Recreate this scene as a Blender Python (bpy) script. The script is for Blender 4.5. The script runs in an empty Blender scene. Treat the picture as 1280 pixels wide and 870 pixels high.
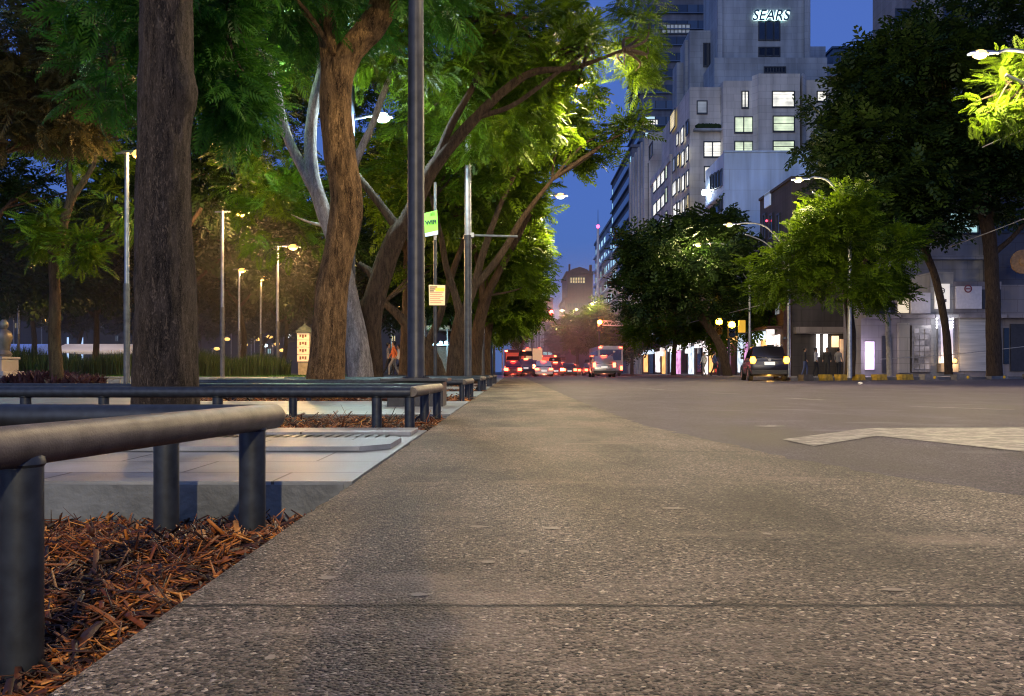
import bpy, bmesh, math, random
import numpy as np
from mathutils import Vector, Matrix, noise
random.seed(7)
RNG = np.random.default_rng(11)
scene = bpy.context.scene
col = scene.collection
PI = math.pi
F, CX, HY, H = 1100.0, 640.0, 465.0, 0.42      # focal length in photo pixels, horizon, eye height

def W(x, y, Y):
    """photo pixel at depth Y -> point in the place"""
    return Vector(((x - CX) * Y / F, Y, H - (y - HY) * Y / F))
def G(x, y, z=0.0):
    Y = (H - z) * F / (y - HY)
    return Vector(((x - CX) * Y / F, Y, z))

# ---------------------------------------------------------------- materials
MATS = {}
def nt(m):
    return m.node_tree.nodes, m.node_tree.links
def mat(name, base, rough=.6, metal=0., var=.25, scale=6., bump=0., bscale=40., spec=.5, stretch=(1, 1, 1)):
    if name in MATS: return MATS[name]
    m = bpy.data.materials.new(name); m.use_nodes = True
    N, L = nt(m); b = N['Principled BSDF']
    b.inputs['Roughness'].default_value = rough; b.inputs['Metallic'].default_value = metal
    b.inputs['Specular IOR Level'].default_value = spec
    tc = N.new('ShaderNodeTexCoord'); mp = N.new('ShaderNodeMapping'); mp.inputs['Scale'].default_value = stretch
    L.new(tc.outputs['Object'], mp.inputs['Vector'])
    n = N.new('ShaderNodeTexNoise'); n.inputs['Scale'].default_value = scale; n.inputs['Detail'].default_value = 5
    L.new(mp.outputs[0], n.inputs['Vector'])
    r = N.new('ShaderNodeValToRGB'); e = r.color_ramp.elements
    e[0].position = .3; e[1].position = .7
    e[0].color = tuple(max(0, c * (1 - var)) for c in base) + (1,)
    e[1].color = tuple(min(1, c * (1 + var)) for c in base) + (1,)
    L.new(n.outputs['Fac'], r.inputs['Fac']); L.new(r.outputs['Color'], b.inputs['Base Color'])
    if bump:
        n2 = N.new('ShaderNodeTexNoise'); n2.inputs['Scale'].default_value = bscale; n2.inputs['Detail'].default_value = 6
        L.new(mp.outputs[0], n2.inputs['Vector'])
        bp = N.new('ShaderNodeBump'); bp.inputs['Strength'].default_value = bump; bp.inputs['Distance'].default_value = .02
        L.new(n2.outputs['Fac'], bp.inputs['Height']); L.new(bp.outputs['Normal'], b.inputs['Normal'])
    MATS[name] = m
    return m
def emit(name, color, strength, var=0., scale=3.):
    if name in MATS: return MATS[name]
    m = bpy.data.materials.new(name); m.use_nodes = True
    N, L = nt(m); b = N['Principled BSDF']
    b.inputs['Base Color'].default_value = tuple(color) + (1,)
    b.inputs['Emission Color'].default_value = tuple(color) + (1,)
    b.inputs['Emission Strength'].default_value = strength
    b.inputs['Roughness'].default_value = .4
    if var:
        tc = N.new('ShaderNodeTexCoord'); n = N.new('ShaderNodeTexNoise'); n.inputs['Scale'].default_value = scale
        L.new(tc.outputs['Object'], n.inputs['Vector'])
        mr = N.new('ShaderNodeMapRange'); mr.inputs['From Min'].default_value = .3; mr.inputs['From Max'].default_value = .7
        mr.inputs['To Min'].default_value = strength * (1 - var); mr.inputs['To Max'].default_value = strength * (1 + var * .4)
        L.new(n.outputs['Fac'], mr.inputs['Value']); L.new(mr.outputs[0], b.inputs['Emission Strength'])
    MATS[name] = m
    return m
def leaf_mat(name, dark, light, trans=.35):
    if name in MATS: return MATS[name]
    m = bpy.data.materials.new(name); m.use_nodes = True
    N, L = nt(m); b = N['Principled BSDF']; out = N['Material Output']
    g = N.new('ShaderNodeNewGeometry'); tc = N.new('ShaderNodeTexCoord')
    n = N.new('ShaderNodeTexNoise'); n.inputs['Scale'].default_value = .9; n.inputs['Detail'].default_value = 3
    L.new(tc.outputs['Object'], n.inputs['Vector'])
    a = N.new('ShaderNodeMath'); a.operation = 'ADD'
    s = N.new('ShaderNodeMath'); s.operation = 'MULTIPLY'; s.inputs[1].default_value = .45
    L.new(g.outputs['Random Per Island'], s.inputs[0]); L.new(s.outputs[0], a.inputs[0])
    s2 = N.new('ShaderNodeMath'); s2.operation = 'MULTIPLY_ADD'; s2.inputs[1].default_value = 1.3; s2.inputs[2].default_value = -.38
    L.new(n.outputs['Fac'], s2.inputs[0]); L.new(s2.outputs[0], a.inputs[1])
    r = N.new('ShaderNodeValToRGB'); e = r.color_ramp.elements
    e[0].color = tuple(dark) + (1,); e[1].color = tuple(light) + (1,)
    L.new(a.outputs[0], r.inputs['Fac']); L.new(r.outputs['Color'], b.inputs['Base Color'])
    b.inputs['Roughness'].default_value = .55; b.inputs['Specular IOR Level'].default_value = .3
    t = N.new('ShaderNodeBsdfTranslucent'); L.new(r.outputs['Color'], t.inputs['Color'])
    mx = N.new('ShaderNodeMixShader'); mx.inputs['Fac'].default_value = trans
    L.new(b.outputs[0], mx.inputs[1]); L.new(t.outputs[0], mx.inputs[2]); L.new(mx.outputs[0], out.inputs['Surface'])
    MATS[name] = m
    return m
def bark_mat(name, dark, light, sc=14., bump=.9, patch=None, psc=5., pth=.6):
    if name in MATS: return MATS[name]
    m = bpy.data.materials.new(name); m.use_nodes = True
    N, L = nt(m); b = N['Principled BSDF']
    tc = N.new('ShaderNodeTexCoord'); mp = N.new('ShaderNodeMapping'); mp.inputs['Scale'].default_value = (1, 1, .2)
    L.new(tc.outputs['Object'], mp.inputs['Vector'])
    n = N.new('ShaderNodeTexNoise'); n.inputs['Scale'].default_value = sc; n.inputs['Detail'].default_value = 9; n.inputs['Roughness'].default_value = .68
    v = N.new('ShaderNodeTexVoronoi'); v.feature = 'DISTANCE_TO_EDGE'; v.inputs['Scale'].default_value = sc * 2.6
    w = N.new('ShaderNodeMixRGB'); w.inputs['Fac'].default_value = .34
    L.new(mp.outputs[0], w.inputs[1]); L.new(n.outputs['Color'], w.inputs[2])
    L.new(mp.outputs[0], n.inputs['Vector']); L.new(w.outputs[0], v.inputs['Vector'])
    mr = N.new('ShaderNodeMapRange'); mr.inputs['From Max'].default_value = .22
    L.new(v.outputs['Distance'], mr.inputs['Value'])
    h = N.new('ShaderNodeMath'); h.operation = 'MULTIPLY_ADD'; h.inputs[1].default_value = .26
    L.new(mr.outputs[0], h.inputs[0]); L.new(n.outputs['Fac'], h.inputs[2])
    r = N.new('ShaderNodeValToRGB'); e = r.color_ramp.elements
    e[0].position = .42; e[1].position = .84; e[0].color = tuple(dark) + (1,); e[1].color = tuple(light) + (1,)
    L.new(h.outputs[0], r.inputs['Fac'])
    src = r.outputs['Color']
    if patch:
        n3 = N.new('ShaderNodeTexNoise'); n3.inputs['Scale'].default_value = psc; n3.inputs['Detail'].default_value = 8
        L.new(mp.outputs[0], n3.inputs['Vector'])
        r3 = N.new('ShaderNodeValToRGB'); r3.color_ramp.elements[0].position = pth; r3.color_ramp.elements[1].position = pth + .16
        L.new(n3.outputs['Fac'], r3.inputs['Fac'])
        mx = N.new('ShaderNodeMixRGB'); mx.inputs[2].default_value = tuple(patch) + (1,)
        L.new(r3.outputs['Color'], mx.inputs['Fac']); L.new(src, mx.inputs[1]); src = mx.outputs[0]
    L.new(src, b.inputs['Base Color'])
    b.inputs['Roughness'].default_value = .85; b.inputs['Specular IOR Level'].default_value = .25
    bp = N.new('ShaderNodeBump'); bp.inputs['Strength'].default_value = bump; bp.inputs['Distance'].default_value = .06
    L.new(h.outputs[0], bp.inputs['Height']); L.new(bp.outputs['Normal'], b.inputs['Normal'])
    MATS[name] = m
    return m

# ---------------------------------------------------------------- object helpers
USED = set()
def tag(o, label=None, cat=None, group=None, kind=None):
    if label: o['label'] = label
    if cat: o['category'] = cat
    if group: o['group'] = group
    if kind: o['kind'] = kind
    return o
def empty(name, loc, rz=0.):
    o = bpy.data.objects.new(name, None); col.objects.link(o)
    o.location = loc; o.rotation_euler = (0, 0, rz); o.empty_display_size = .2
    return o
def thing(name, label, cat, loc=(0, 0, 0), rz=0., group=None):
    return tag(empty(name, loc, rz), label, cat, group)
def root_of(o):
    while o.parent: o = o.parent
    return o
def mesh_obj(name, verts, faces, mats, parent=None, local=False, smooth=False, midx=None):
    me = bpy.data.meshes.new(name)
    if parent is not None and not local:
        off = root_of(parent).location
        verts = [(v[0] - off[0], v[1] - off[1], v[2] - off[2]) for v in verts]
    me.from_pydata([tuple(v) for v in verts], [], faces)
    if not isinstance(mats, (list, tuple)): mats = [mats]
    for m in mats: me.materials.append(m)
    if midx: me.polygons.foreach_set('material_index', midx)
    if smooth: me.polygons.foreach_set('use_smooth', [True] * len(me.polygons))
    me.update()
    o = bpy.data.objects.new(name, me); col.objects.link(o)
    if parent is not None: o.parent = parent
    return o
def np_obj(name, V, Q, mats, parent=None):
    """fast mesh of quads from numpy arrays (world coordinates)"""
    if parent is not None:
        V = V - np.array(root_of(parent).location)
    me = bpy.data.meshes.new(name)
    nv, nf = len(V), len(Q)
    me.vertices.add(nv); me.vertices.foreach_set('co', np.ascontiguousarray(V, dtype=np.float32).ravel())
    me.loops.add(nf * 4); me.loops.foreach_set('vertex_index', np.ascontiguousarray(Q, dtype=np.int32).ravel())
    me.polygons.add(nf); me.polygons.foreach_set('loop_start', np.arange(0, nf * 4, 4, dtype=np.int32))
    me.polygons.foreach_set('loop_total', np.full(nf, 4, dtype=np.int32))
    if not isinstance(mats, (list, tuple)): mats = [mats]
    for m in mats: me.materials.append(m)
    me.update(calc_edges=True); me.validate()
    o = bpy.data.objects.new(name, me); col.objects.link(o)
    if parent is not None: o.parent = parent
    return o

def smooth_path(pts, rad, k=6):
    P = [Vector(p) for p in pts]; n = len(P)
    if n < 3 or k < 2: return P, list(rad)
    out, ro = [], []
    for i in range(n - 1):
        p0 = P[max(i - 1, 0)]; p1 = P[i]; p2 = P[i + 1]; p3 = P[min(i + 2, n - 1)]
        for j in range(k):
            t = j / k; t2 = t * t; t3 = t2 * t
            out.append(.5 * ((2 * p1) + (p2 - p0) * t + (2 * p0 - 5 * p1 + 4 * p2 - p3) * t2 + (3 * p1 - p0 - 3 * p2 + p3) * t3))
            ro.append(rad[i] + (rad[i + 1] - rad[i]) * t)
    out.append(P[-1]); ro.append(rad[-1])
    return out, ro

class MB:
    def __init__(s): s.v = []; s.f = []; s.m = []
    def add(s, V, Fc, m=0):
        b = len(s.v); s.v += [tuple(p) for p in V]; s.f += [tuple(i + b for i in f) for f in Fc]; s.m += [m] * len(Fc); return s
    def box(s, x0, x1, y0, y1, z0, z1, m=0, bev=0.):
        if bev:
            bm = bmesh.new(); bmesh.ops.create_cube(bm, size=1.)
            for v in bm.verts:
                v.co = Vector(((x0 + x1) / 2 + v.co.x * (x1 - x0), (y0 + y1) / 2 + v.co.y * (y1 - y0), (z0 + z1) / 2 + v.co.z * (z1 - z0)))
            bmesh.ops.bevel(bm, geom=bm.edges[:], offset=bev, segments=2, affect='EDGES', profile=.6)
            bm.verts.index_update()
            s.add([v.co[:] for v in bm.verts], [[v.index for v in f.verts] for f in bm.faces], m); bm.free(); return s
        V = [(x0, y0, z0), (x1, y0, z0), (x1, y1, z0), (x0, y1, z0), (x0, y0, z1), (x1, y0, z1), (x1, y1, z1), (x0, y1, z1)]
        return s.add(V, [(0, 3, 2, 1), (4, 5, 6, 7), (0, 1, 5, 4), (1, 2, 6, 5), (2, 3, 7, 6), (3, 0, 4, 7)], m)
    def prism(s, poly, axis, a, b, m=0):
        """closed polygon (u,v) extruded along axis; axis 'x': (y,z), 'y': (x,z), 'z': (x,y)"""
        def P(u, v, w): return {'x': (w, u, v), 'y': (u, w, v), 'z': (u, v, w)}[axis]
        n = len(poly)
        V = [P(u, v, a) for u, v in poly] + [P(u, v, b) for u, v in poly]
        Fc = [tuple(range(n))[::-1], tuple(range(n, 2 * n))] + [(i, (i + 1) % n, n + (i + 1) % n, n + i) for i in range(n)]
        return s.add(V, Fc, m)
    def tube(s, pts, rad, n=12, k=1, caps=True, m=0, fn=None):
        if not isinstance(rad, (list, tuple)): rad = [rad] * len(pts)
        P, R = smooth_path(pts, rad, k)
        base = len(s.v); T = []
        for i in range(len(P)):
            t = P[min(i + 1, len(P) - 1)] - P[max(i - 1, 0)]
            T.append(t.normalized() if t.length > 1e-9 else Vector((0, 0, 1)))
        up = Vector((0, 1, 0)) if abs(T[0].y) < .9 else Vector((1, 0, 0))
        u = T[0].cross(up).normalized(); V = []
        for i, p in enumerate(P):
            u = (u - T[i] * u.dot(T[i])); u.normalize(); w = T[i].cross(u)
            for j in range(n):
                a = 2 * PI * j / n; d = u * math.cos(a) + w * math.sin(a)
                r = R[i] * (1 if fn is None else fn(p, d, i / max(1, len(P) - 1)))
                V.append(p + d * r)
        Fc = [(i * n + j, i * n + (j + 1) % n, (i + 1) * n + (j + 1) % n, (i + 1) * n + j) for i in range(len(P) - 1) for j in range(n)]
        if caps:
            Fc.append(tuple(range(n))[::-1]); Fc.append(tuple(range((len(P) - 1) * n, len(P) * n)))
        return s.add(V, Fc, m)
    def lathe(s, prof, c=(0, 0, 0), n=16, m=0):
        V = []; k = len(prof)
        for r, z in prof:
            for j in range(n):
                a = 2 * PI * j / n; V.append((c[0] + r * math.cos(a), c[1] + r * math.sin(a), c[2] + z))
        Fc = [(i * n + j, i * n + (j + 1) % n, (i + 1) * n + (j + 1) % n, (i + 1) * n + j) for i in range(k - 1) for j in range(n)]
        Fc.append(tuple(range(n))[::-1]); Fc.append(tuple(range((k - 1) * n, k * n)))
        return s.add(V, Fc, m)
    def disc(s, c, r, axis, t, n=20, m=0):
        poly = [(r * math.cos(2 * PI * i / n), r * math.sin(2 * PI * i / n)) for i in range(n)]
        i0 = {'x': 0, 'y': 1, 'z': 2}[axis]; o = [c[j] for j in range(3) if j != i0]
        return s.prism([(u + o[0], v + o[1]) for u, v in poly], axis, c[i0] - t / 2, c[i0] + t / 2, m)
    def sphere(s, c, r, n=12, m=0, sc=(1, 1, 1)):
        k = n // 2 + 1; V = []
        for i in range(k):
            t = PI * (i + .03) / (k - 1 + .06)
            for j in range(n):
                a = 2 * PI * j / n
                V.append((c[0] + sc[0] * r * math.sin(t) * math.cos(a), c[1] + sc[1] * r * math.sin(t) * math.sin(a), c[2] - sc[2] * r * math.cos(t)))
        Fc = [(i * n + j, i * n + (j + 1) % n, (i + 1) * n + (j + 1) % n, (i + 1) * n + j) for i in range(k - 1) for j in range(n)]
        Fc.append(tuple(range(n))[::-1]); Fc.append(tuple(range((k - 1) * n, k * n)))
        return s.add(V, Fc, m)
    def build(s, name, mats, parent=None, local=False, smooth=False):
        return mesh_obj(name, s.v, s.f, mats, parent, local, smooth, s.m)

def copy_tree(o, parent=None):
    c = o.copy(); col.objects.link(c)
    if parent: c.parent = parent
    for ch in list(o.children): copy_tree(ch, c)
    return c
def smooth_angle(o, deg=40):
    me = o.data; me.polygons.foreach_set('use_smooth', [True] * len(me.polygons))
    try: me.set_sharp_from_angle(angle=math.radians(deg))
    except Exception: pass
    return o
def lamp_light(parent, world, power, color, r=.12, name='lamp_glow', kind='POINT', spot=160):
    L = bpy.data.lights.new(name, kind); L.energy = power; L.color = color; L.shadow_soft_size = r
    if kind == 'SPOT': L.spot_size = math.radians(spot); L.spot_blend = .5
    o = bpy.data.objects.new(name, L); col.objects.link(o)
    o.location = Vector(world) - (root_of(parent).location if parent else Vector((0, 0, 0)))
    if parent: o.parent = parent
    return o
def text_obj(name, body, size, m, parent, loc, rot=(PI / 2, 0, 0), extrude=.02, shear=0., offset=0., align='CENTER'):
    c = bpy.data.curves.new(name, 'FONT'); c.body = body; c.size = size; c.extrude = extrude; c.shear = shear; c.offset = offset
    c.align_x = align; c.align_y = 'CENTER'; c.resolution_u = 3
    t = bpy.data.objects.new(name, c); col.objects.link(t)
    dg = bpy.context.evaluated_depsgraph_get()
    me = bpy.data.meshes.new_from_object(t.evaluated_get(dg))
    bpy.data.objects.remove(t); bpy.data.curves.remove(c)
    me.materials.clear(); me.materials.append(m)
    o = bpy.data.objects.new(name, me); col.objects.link(o)
    o.location = Vector(loc) - (root_of(parent).location if parent else Vector((0, 0, 0))); o.rotation_euler = rot
    if parent: o.parent = parent
    return o
ORD = 'first second third fourth fifth sixth seventh eighth ninth tenth eleventh twelfth thirteenth fourteenth fifteenth'.split()

# ---------------------------------------------------------------- camera, world, renderer
cam = bpy.data.objects.new('camera', bpy.data.cameras.new('camera')); col.objects.link(cam)
cam.location = (0, 0, H); cam.rotation_euler = (PI / 2, 0, 0)
cam.data.sensor_width = 36; cam.data.lens = F / 1280 * 36; cam.data.shift_y = (HY - 435) / 1280
cam.data.clip_start = .05; cam.data.clip_end = 6000
scene.camera = cam
scene.view_settings.view_transform = 'Standard'; scene.view_settings.look = 'None'
scene.view_settings.exposure = 0; scene.view_settings.gamma = 1
scene.cycles.use_denoising = True
scene.cycles.max_bounces = 6; scene.cycles.transparent_max_bounces = 8
scene.cycles.sample_clamp_indirect = 4
scene.render.film_transparent = False; scene.cycles.filter_width = 1.15

SUN_EL, SUN_ROT = math.radians(1.5), math.radians(200)
w = bpy.data.worlds.new('World'); scene.world = w; w.use_nodes = True
N, L = w.node_tree.nodes, w.node_tree.links
sky = N.new('ShaderNodeTexSky'); sky.sky_type = 'NISHITA'; sky.sun_disc = False
sky.sun_elevation = SUN_EL; sky.sun_rotation = SUN_ROT; sky.air_density = 1.2; sky.ozone_density = 6.; sky.dust_density = .4
hsv = N.new('ShaderNodeMixRGB'); hsv.blend_type = 'MULTIPLY'; hsv.inputs['Fac'].default_value = 1
hsv.inputs[2].default_value = (.42, .72, 1.55, 1)
dusk = N.new('ShaderNodeMixRGB'); dusk.blend_type = 'ADD'; dusk.inputs['Fac'].default_value = 1
dusk.inputs[2].default_value = (.72, 1.34, 3.6, 1)            # blue of the hour after sunset over the sky model
L.new(sky.outputs[0], hsv.inputs[1]); L.new(hsv.outputs[0], dusk.inputs[1]); L.new(dusk.outputs[0], N['Background'].inputs['Color'])
N['Background'].inputs['Strength'].default_value = .1
sun = bpy.data.objects.new('sun', bpy.data.lights.new('sun', 'SUN')); col.objects.link(sun)
sun.data.energy = .62; sun.data.angle = math.radians(60); sun.data.color = (.74, .86, 1)     # last afterglow behind the camera
sun.rotation_euler = (math.radians(78), 0, math.radians(-22))
# ================================================================ GROUND
def ground_mat(name, dark, mid, light, cell, rough, stain, bump, joint=None, wet=0., spec=.25):
    m = bpy.data.materials.new(name); m.use_nodes = True
    N, L = nt(m); b = N['Principled BSDF']
    tc = N.new('ShaderNodeTexCoord'); P = tc.outputs['Object']
    v = N.new('ShaderNodeTexVoronoi'); v.inputs['Scale'].default_value = cell; v.inputs['Randomness'].default_value = 1
    L.new(P, v.inputs['Vector'])
    sep = N.new('ShaderNodeSeparateColor'); L.new(v.outputs['Color'], sep.inputs[0])
    r = N.new('ShaderNodeValToRGB'); e = r.color_ramp.elements
    e[0].position = .05; e[0].color = tuple(dark) + (1,); e[1].position = .995; e[1].color = tuple(light) + (1,)
    k = r.color_ramp.elements.new(.4); k.color = tuple(c * .62 for c in mid) + (1,)
    k = r.color_ramp.elements.new(.72); k.color = tuple(mid) + (1,)
    k = r.color_ramp.elements.new(.955); k.color = tuple(c * 1.7 for c in mid) + (1,)
    L.new(sep.outputs[0], r.inputs['Fac'])
    fine = N.new('ShaderNodeTexNoise'); fine.inputs['Scale'].default_value = cell * .9; fine.inputs['Detail'].default_value = 4
    L.new(P, fine.inputs['Vector'])
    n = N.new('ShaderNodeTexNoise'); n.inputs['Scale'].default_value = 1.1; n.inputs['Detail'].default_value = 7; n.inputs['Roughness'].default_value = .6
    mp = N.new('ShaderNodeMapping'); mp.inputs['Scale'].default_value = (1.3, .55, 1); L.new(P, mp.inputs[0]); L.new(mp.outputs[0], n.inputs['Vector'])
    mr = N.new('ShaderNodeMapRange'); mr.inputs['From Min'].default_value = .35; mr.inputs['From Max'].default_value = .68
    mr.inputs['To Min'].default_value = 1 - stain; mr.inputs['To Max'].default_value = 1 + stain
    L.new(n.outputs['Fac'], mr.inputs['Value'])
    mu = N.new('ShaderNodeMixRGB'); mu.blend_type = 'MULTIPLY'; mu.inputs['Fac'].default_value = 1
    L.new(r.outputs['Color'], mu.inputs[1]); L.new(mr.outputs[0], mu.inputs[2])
    mu2 = N.new('ShaderNodeMixRGB'); mu2.blend_type = 'OVERLAY'; mu2.inputs['Fac'].default_value = .75
    L.new(mu.outputs[0], mu2.inputs[1]); L.new(fine.outputs['Fac'], mu2.inputs[2])
    src = mu2.outputs[0]
    # pale worn patches where the cement skin is left
    n3 = N.new('ShaderNodeTexNoise'); n3.inputs['Scale'].default_value = .9; n3.inputs['Detail'].default_value = 9; n3.inputs['Roughness'].default_value = .62
    mp3 = N.new('ShaderNodeMapping'); mp3.inputs['Scale'].default_value = (.8, 1.9, 1); mp3.inputs['Location'].default_value = (3.7, 1.9, 0)
    L.new(P, mp3.inputs[0]); L.new(mp3.outputs[0], n3.inputs['Vector'])
    r3 = N.new('ShaderNodeMapRange'); r3.inputs['From Min'].default_value = .57; r3.inputs['From Max'].default_value = .68; r3.inputs['To Max'].default_value = .62
    L.new(n3.outputs['Fac'], r3.inputs['Value'])
    mx = N.new('ShaderNodeMixRGB'); mx.inputs[2].default_value = tuple(min(1, c * 1.9) for c in mid) + (1,)
    L.new(r3.outputs[0], mx.inputs['Fac']); L.new(src, mx.inputs[1]); src = mx.outputs[0]
    hsrc = v.outputs['Distance']
    if joint:                                       # straight construction joints across the strip, a little ragged
        sx = N.new('ShaderNodeSeparateXYZ'); L.new(P, sx.inputs[0])
        j = N.new('ShaderNodeTexNoise'); j.inputs['Scale'].default_value = 14; L.new(P, j.inputs['Vector'])
        a = N.new('ShaderNodeMath'); a.operation = 'MULTIPLY_ADD'; a.inputs[1].default_value = .035; L.new(j.outputs['Fac'], a.inputs[0]); L.new(sx.outputs['Y'], a.inputs[2])
        md = N.new('ShaderNodeMath'); md.operation = 'PINGPONG'; md.inputs[1].default_value = joint[0] / 2
        of = N.new('ShaderNodeMath'); of.operation = 'SUBTRACT'; of.inputs[1].default_value = joint[1]
        L.new(a.outputs[0], of.inputs[0]); L.new(of.outputs[0], md.inputs[0])
        lt = N.new('ShaderNodeMapRange'); lt.inputs['From Min'].default_value = .005; lt.inputs['From Max'].default_value = .014
        lt.inputs['To Min'].default_value = .1; lt.inputs['To Max'].default_value = 1
        L.new(md.outputs[0], lt.inputs['Value'])
        m4 = N.new('ShaderNodeMixRGB'); m4.blend_type = 'MULTIPLY'; m4.inputs['Fac'].default_value = 1
        L.new(src, m4.inputs[1]); L.new(lt.outputs[0], m4.inputs[2]); src = m4.outputs[0]
    L.new(src, b.inputs['Base Color'])
    rr = N.new('ShaderNodeMapRange'); rr.inputs['From Min'].default_value = .3; rr.inputs['From Max'].default_value = .7
    rr.inputs['To Min'].default_value = rough - wet; rr.inputs['To Max'].default_value = rough
    L.new(n.outputs['Fac'], rr.inputs['Value']); L.new(rr.outputs[0], b.inputs['Roughness'])
    b.inputs['Specular IOR Level'].default_value = spec
    bp = N.new('ShaderNodeBump'); bp.inputs['Strength'].default_value = bump; bp.inputs['Distance'].default_value = .009
    ad = N.new('ShaderNodeMath'); ad.operation = 'MULTIPLY_ADD'; ad.inputs[1].default_value = -.8
    L.new(hsrc, ad.inputs[0]); L.new(fine.outputs['Fac'], ad.inputs[2])
    L.new(ad.outputs[0], bp.inputs['Height']); L.new(bp.outputs['Normal'], b.inputs['Normal'])
    return m
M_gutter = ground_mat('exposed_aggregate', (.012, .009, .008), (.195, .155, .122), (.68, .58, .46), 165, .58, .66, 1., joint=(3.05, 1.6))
M_road = ground_mat('asphalt', (.03, .026, .031), (.105, .09, .112), (.24, .205, .225), 170, .72, .5, .6, wet=.2, spec=.16)

def slab_mat():
    m = bpy.data.materials.new('stone_slabs'); m.use_nodes = True
    N, L = nt(m); b = N['Principled BSDF']
    tc = N.new('ShaderNodeTexCoord')
    br = N.new('ShaderNodeTexBrick'); br.inputs['Scale'].default_value = 1; br.inputs['Brick Width'].default_value = .92; br.inputs['Row Height'].default_value = .46
    br.inputs['Mortar Size'].default_value = .007; br.inputs['Color1'].default_value = (.19, .215, .25, 1); br.inputs['Color2'].default_value = (.25, .27, .305, 1)
    br.inputs['Mortar'].default_value = (.035, .035, .04, 1); br.inputs['Mortar Smooth'].default_value = .25
    L.new(tc.outputs['Object'], br.inputs['Vector'])
    n = N.new('ShaderNodeTexNoise'); n.inputs['Scale'].default_value = 2.2; n.inputs['Detail'].default_value = 9; n.inputs['Roughness'].default_value = .65
    L.new(tc.outputs['Object'], n.inputs['Vector'])
    mr = N.new('ShaderNodeMapRange'); mr.inputs['From Min'].default_value = .3; mr.inputs['From Max'].default_value = .7; mr.inputs['To Min'].default_value = .62; mr.inputs['To Max'].default_value = 1.3
    L.new(n.outputs['Fac'], mr.inputs['Value'])
    mu = N.new('ShaderNodeMixRGB'); mu.blend_type = 'MULTIPLY'; mu.inputs['Fac'].default_value = 1
    L.new(br.outputs['Color'], mu.inputs[1]); L.new(mr.outputs[0], mu.inputs[2]); L.new(mu.outputs[0], b.inputs['Base Color'])
    rr = N.new('ShaderNodeMapRange'); rr.inputs['To Min'].default_value = .25; rr.inputs['To Max'].default_value = .6
    L.new(n.outputs['Fac'], rr.inputs['Value']); L.new(rr.outputs[0], b.inputs['Roughness'])
    n2 = N.new('ShaderNodeTexNoise'); n2.inputs['Scale'].default_value = 90; n2.inputs['Detail'].default_value = 5; L.new(tc.outputs['Object'], n2.inputs['Vector'])
    ad = N.new('ShaderNodeMath'); ad.operation = 'MULTIPLY_ADD'; ad.inputs[1].default_value = -2.5
    L.new(br.outputs['Fac'], ad.inputs[0]); L.new(n2.outputs['Fac'], ad.inputs[2])
    bp = N.new('ShaderNodeBump'); bp.inputs['Strength'].default_value = .35; bp.inputs['Distance'].default_value = .006
    L.new(ad.outputs[0], bp.inputs['Height']); L.new(bp.outputs['Normal'], b.inputs['Normal'])
    return m
M_slab = slab_mat()
M_edge = mat('pit_edging', (.13, .15, .18), .55, .1, .45, 5, .3, 30)
M_soil = mat('soil', (.035, .02, .012), .9, 0, .4, 20, .6, 60)
M_plain = mat('far_ground', (.05, .05, .05), .8)

g = mesh_obj('ground', [(-3000, -400, -.3), (3000, -400, -.3), (3000, 5000, -.3), (-3000, 5000, -.3)], [(0, 1, 2, 3)], M_plain); tag(g, kind='structure')
# street asphalt
r = mesh_obj('road', [(-.55, -30, -.004), (120, -30, -.004), (120, 62, -.004), (40, 62, -.004), (40, 900, -.004), (-.55, 900, -.004)], [(0, 1, 2, 3, 4, 5)], M_road); tag(r, kind='structure')
# exposed aggregate gutter strip with its ragged right edge against the asphalt
def gut_x(y):
    if y < 2.62: return 5.
    k = [(2.62, 2.6), (2.85, 1.8), (3.3, 1.6), (3.7, 1.5), (4.2, 1.38), (4.9, 1.28), (7.1, 1.03), (13, .97), (30, .95), (400, .95)]
    for (a, xa), (b_, xb) in zip(k, k[1:]):
        if y <= b_: return xa + (xb - xa) * (y - a) / (b_ - a)
    return .95
ys = [-20, -8, -4, 0, 1, 2, 2.61] + [2.62 + i * .04 for i in range(174)] + [9.6 + i * .15 for i in range(110)] + [27 + i * 3 for i in range(80)]
V = []; Fc = []
for i, y in enumerate(ys):
    lx = -.6 + (.018 * noise.noise((0, y * 3.1, 0)) + .012 * noise.noise((4, y * 17, 0)) if y > 0 else 0)
    rx = gut_x(y) + (.03 * noise.noise((7, y * 1.7, 0)) + .05 * noise.noise((9, y * 6, 1)) + .04 * noise.noise((3, y * 17, 2)) if y > 2.6 else 0)
    V += [(lx, y, 0), (rx, y, 0), (lx, y, -.3)]
    if i: a = 3 * (i - 1); Fc += [(a, a + 1, a + 4, a + 3), (a, a + 3, a + 5, a + 2)]
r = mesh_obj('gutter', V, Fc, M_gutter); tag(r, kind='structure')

# slab pavement on the left, cut by the tree pits
PITS = [(.2, 3.38), (6.35, 8.75), (12.75, 15.2), (19.1, 21.6), (25.4, 27.9), (31.7, 34.2), (38, 40.5)]
mb = MB(); PX0, PX1 = -5.4, -.615
y = -8.
for a, b_ in PITS + [(120, 120)]:
    mb.box(PX0, PX1, y, a, -.28, 0); y = b_
mb.box(-22, PX0 - .001, -8, 120, -.28, .0)
o = mb.build('pavement', M_slab); tag(o, kind='structure')
mb = MB()
for a, b_ in PITS:
    mb.box(PX0, PX1 - .03, b_ - .012, b_ - .003, -.28, -.012); mb.box(PX0, PX1 - .03, a + .003, a + .012, -.28, -.012)
    mb.box(PX0 + .003, PX0 + .012, a + .02, b_ - .02, -.28, -.012)
o = mb.build('pit_edging', M_edge); tag(o, kind='structure')
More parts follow.
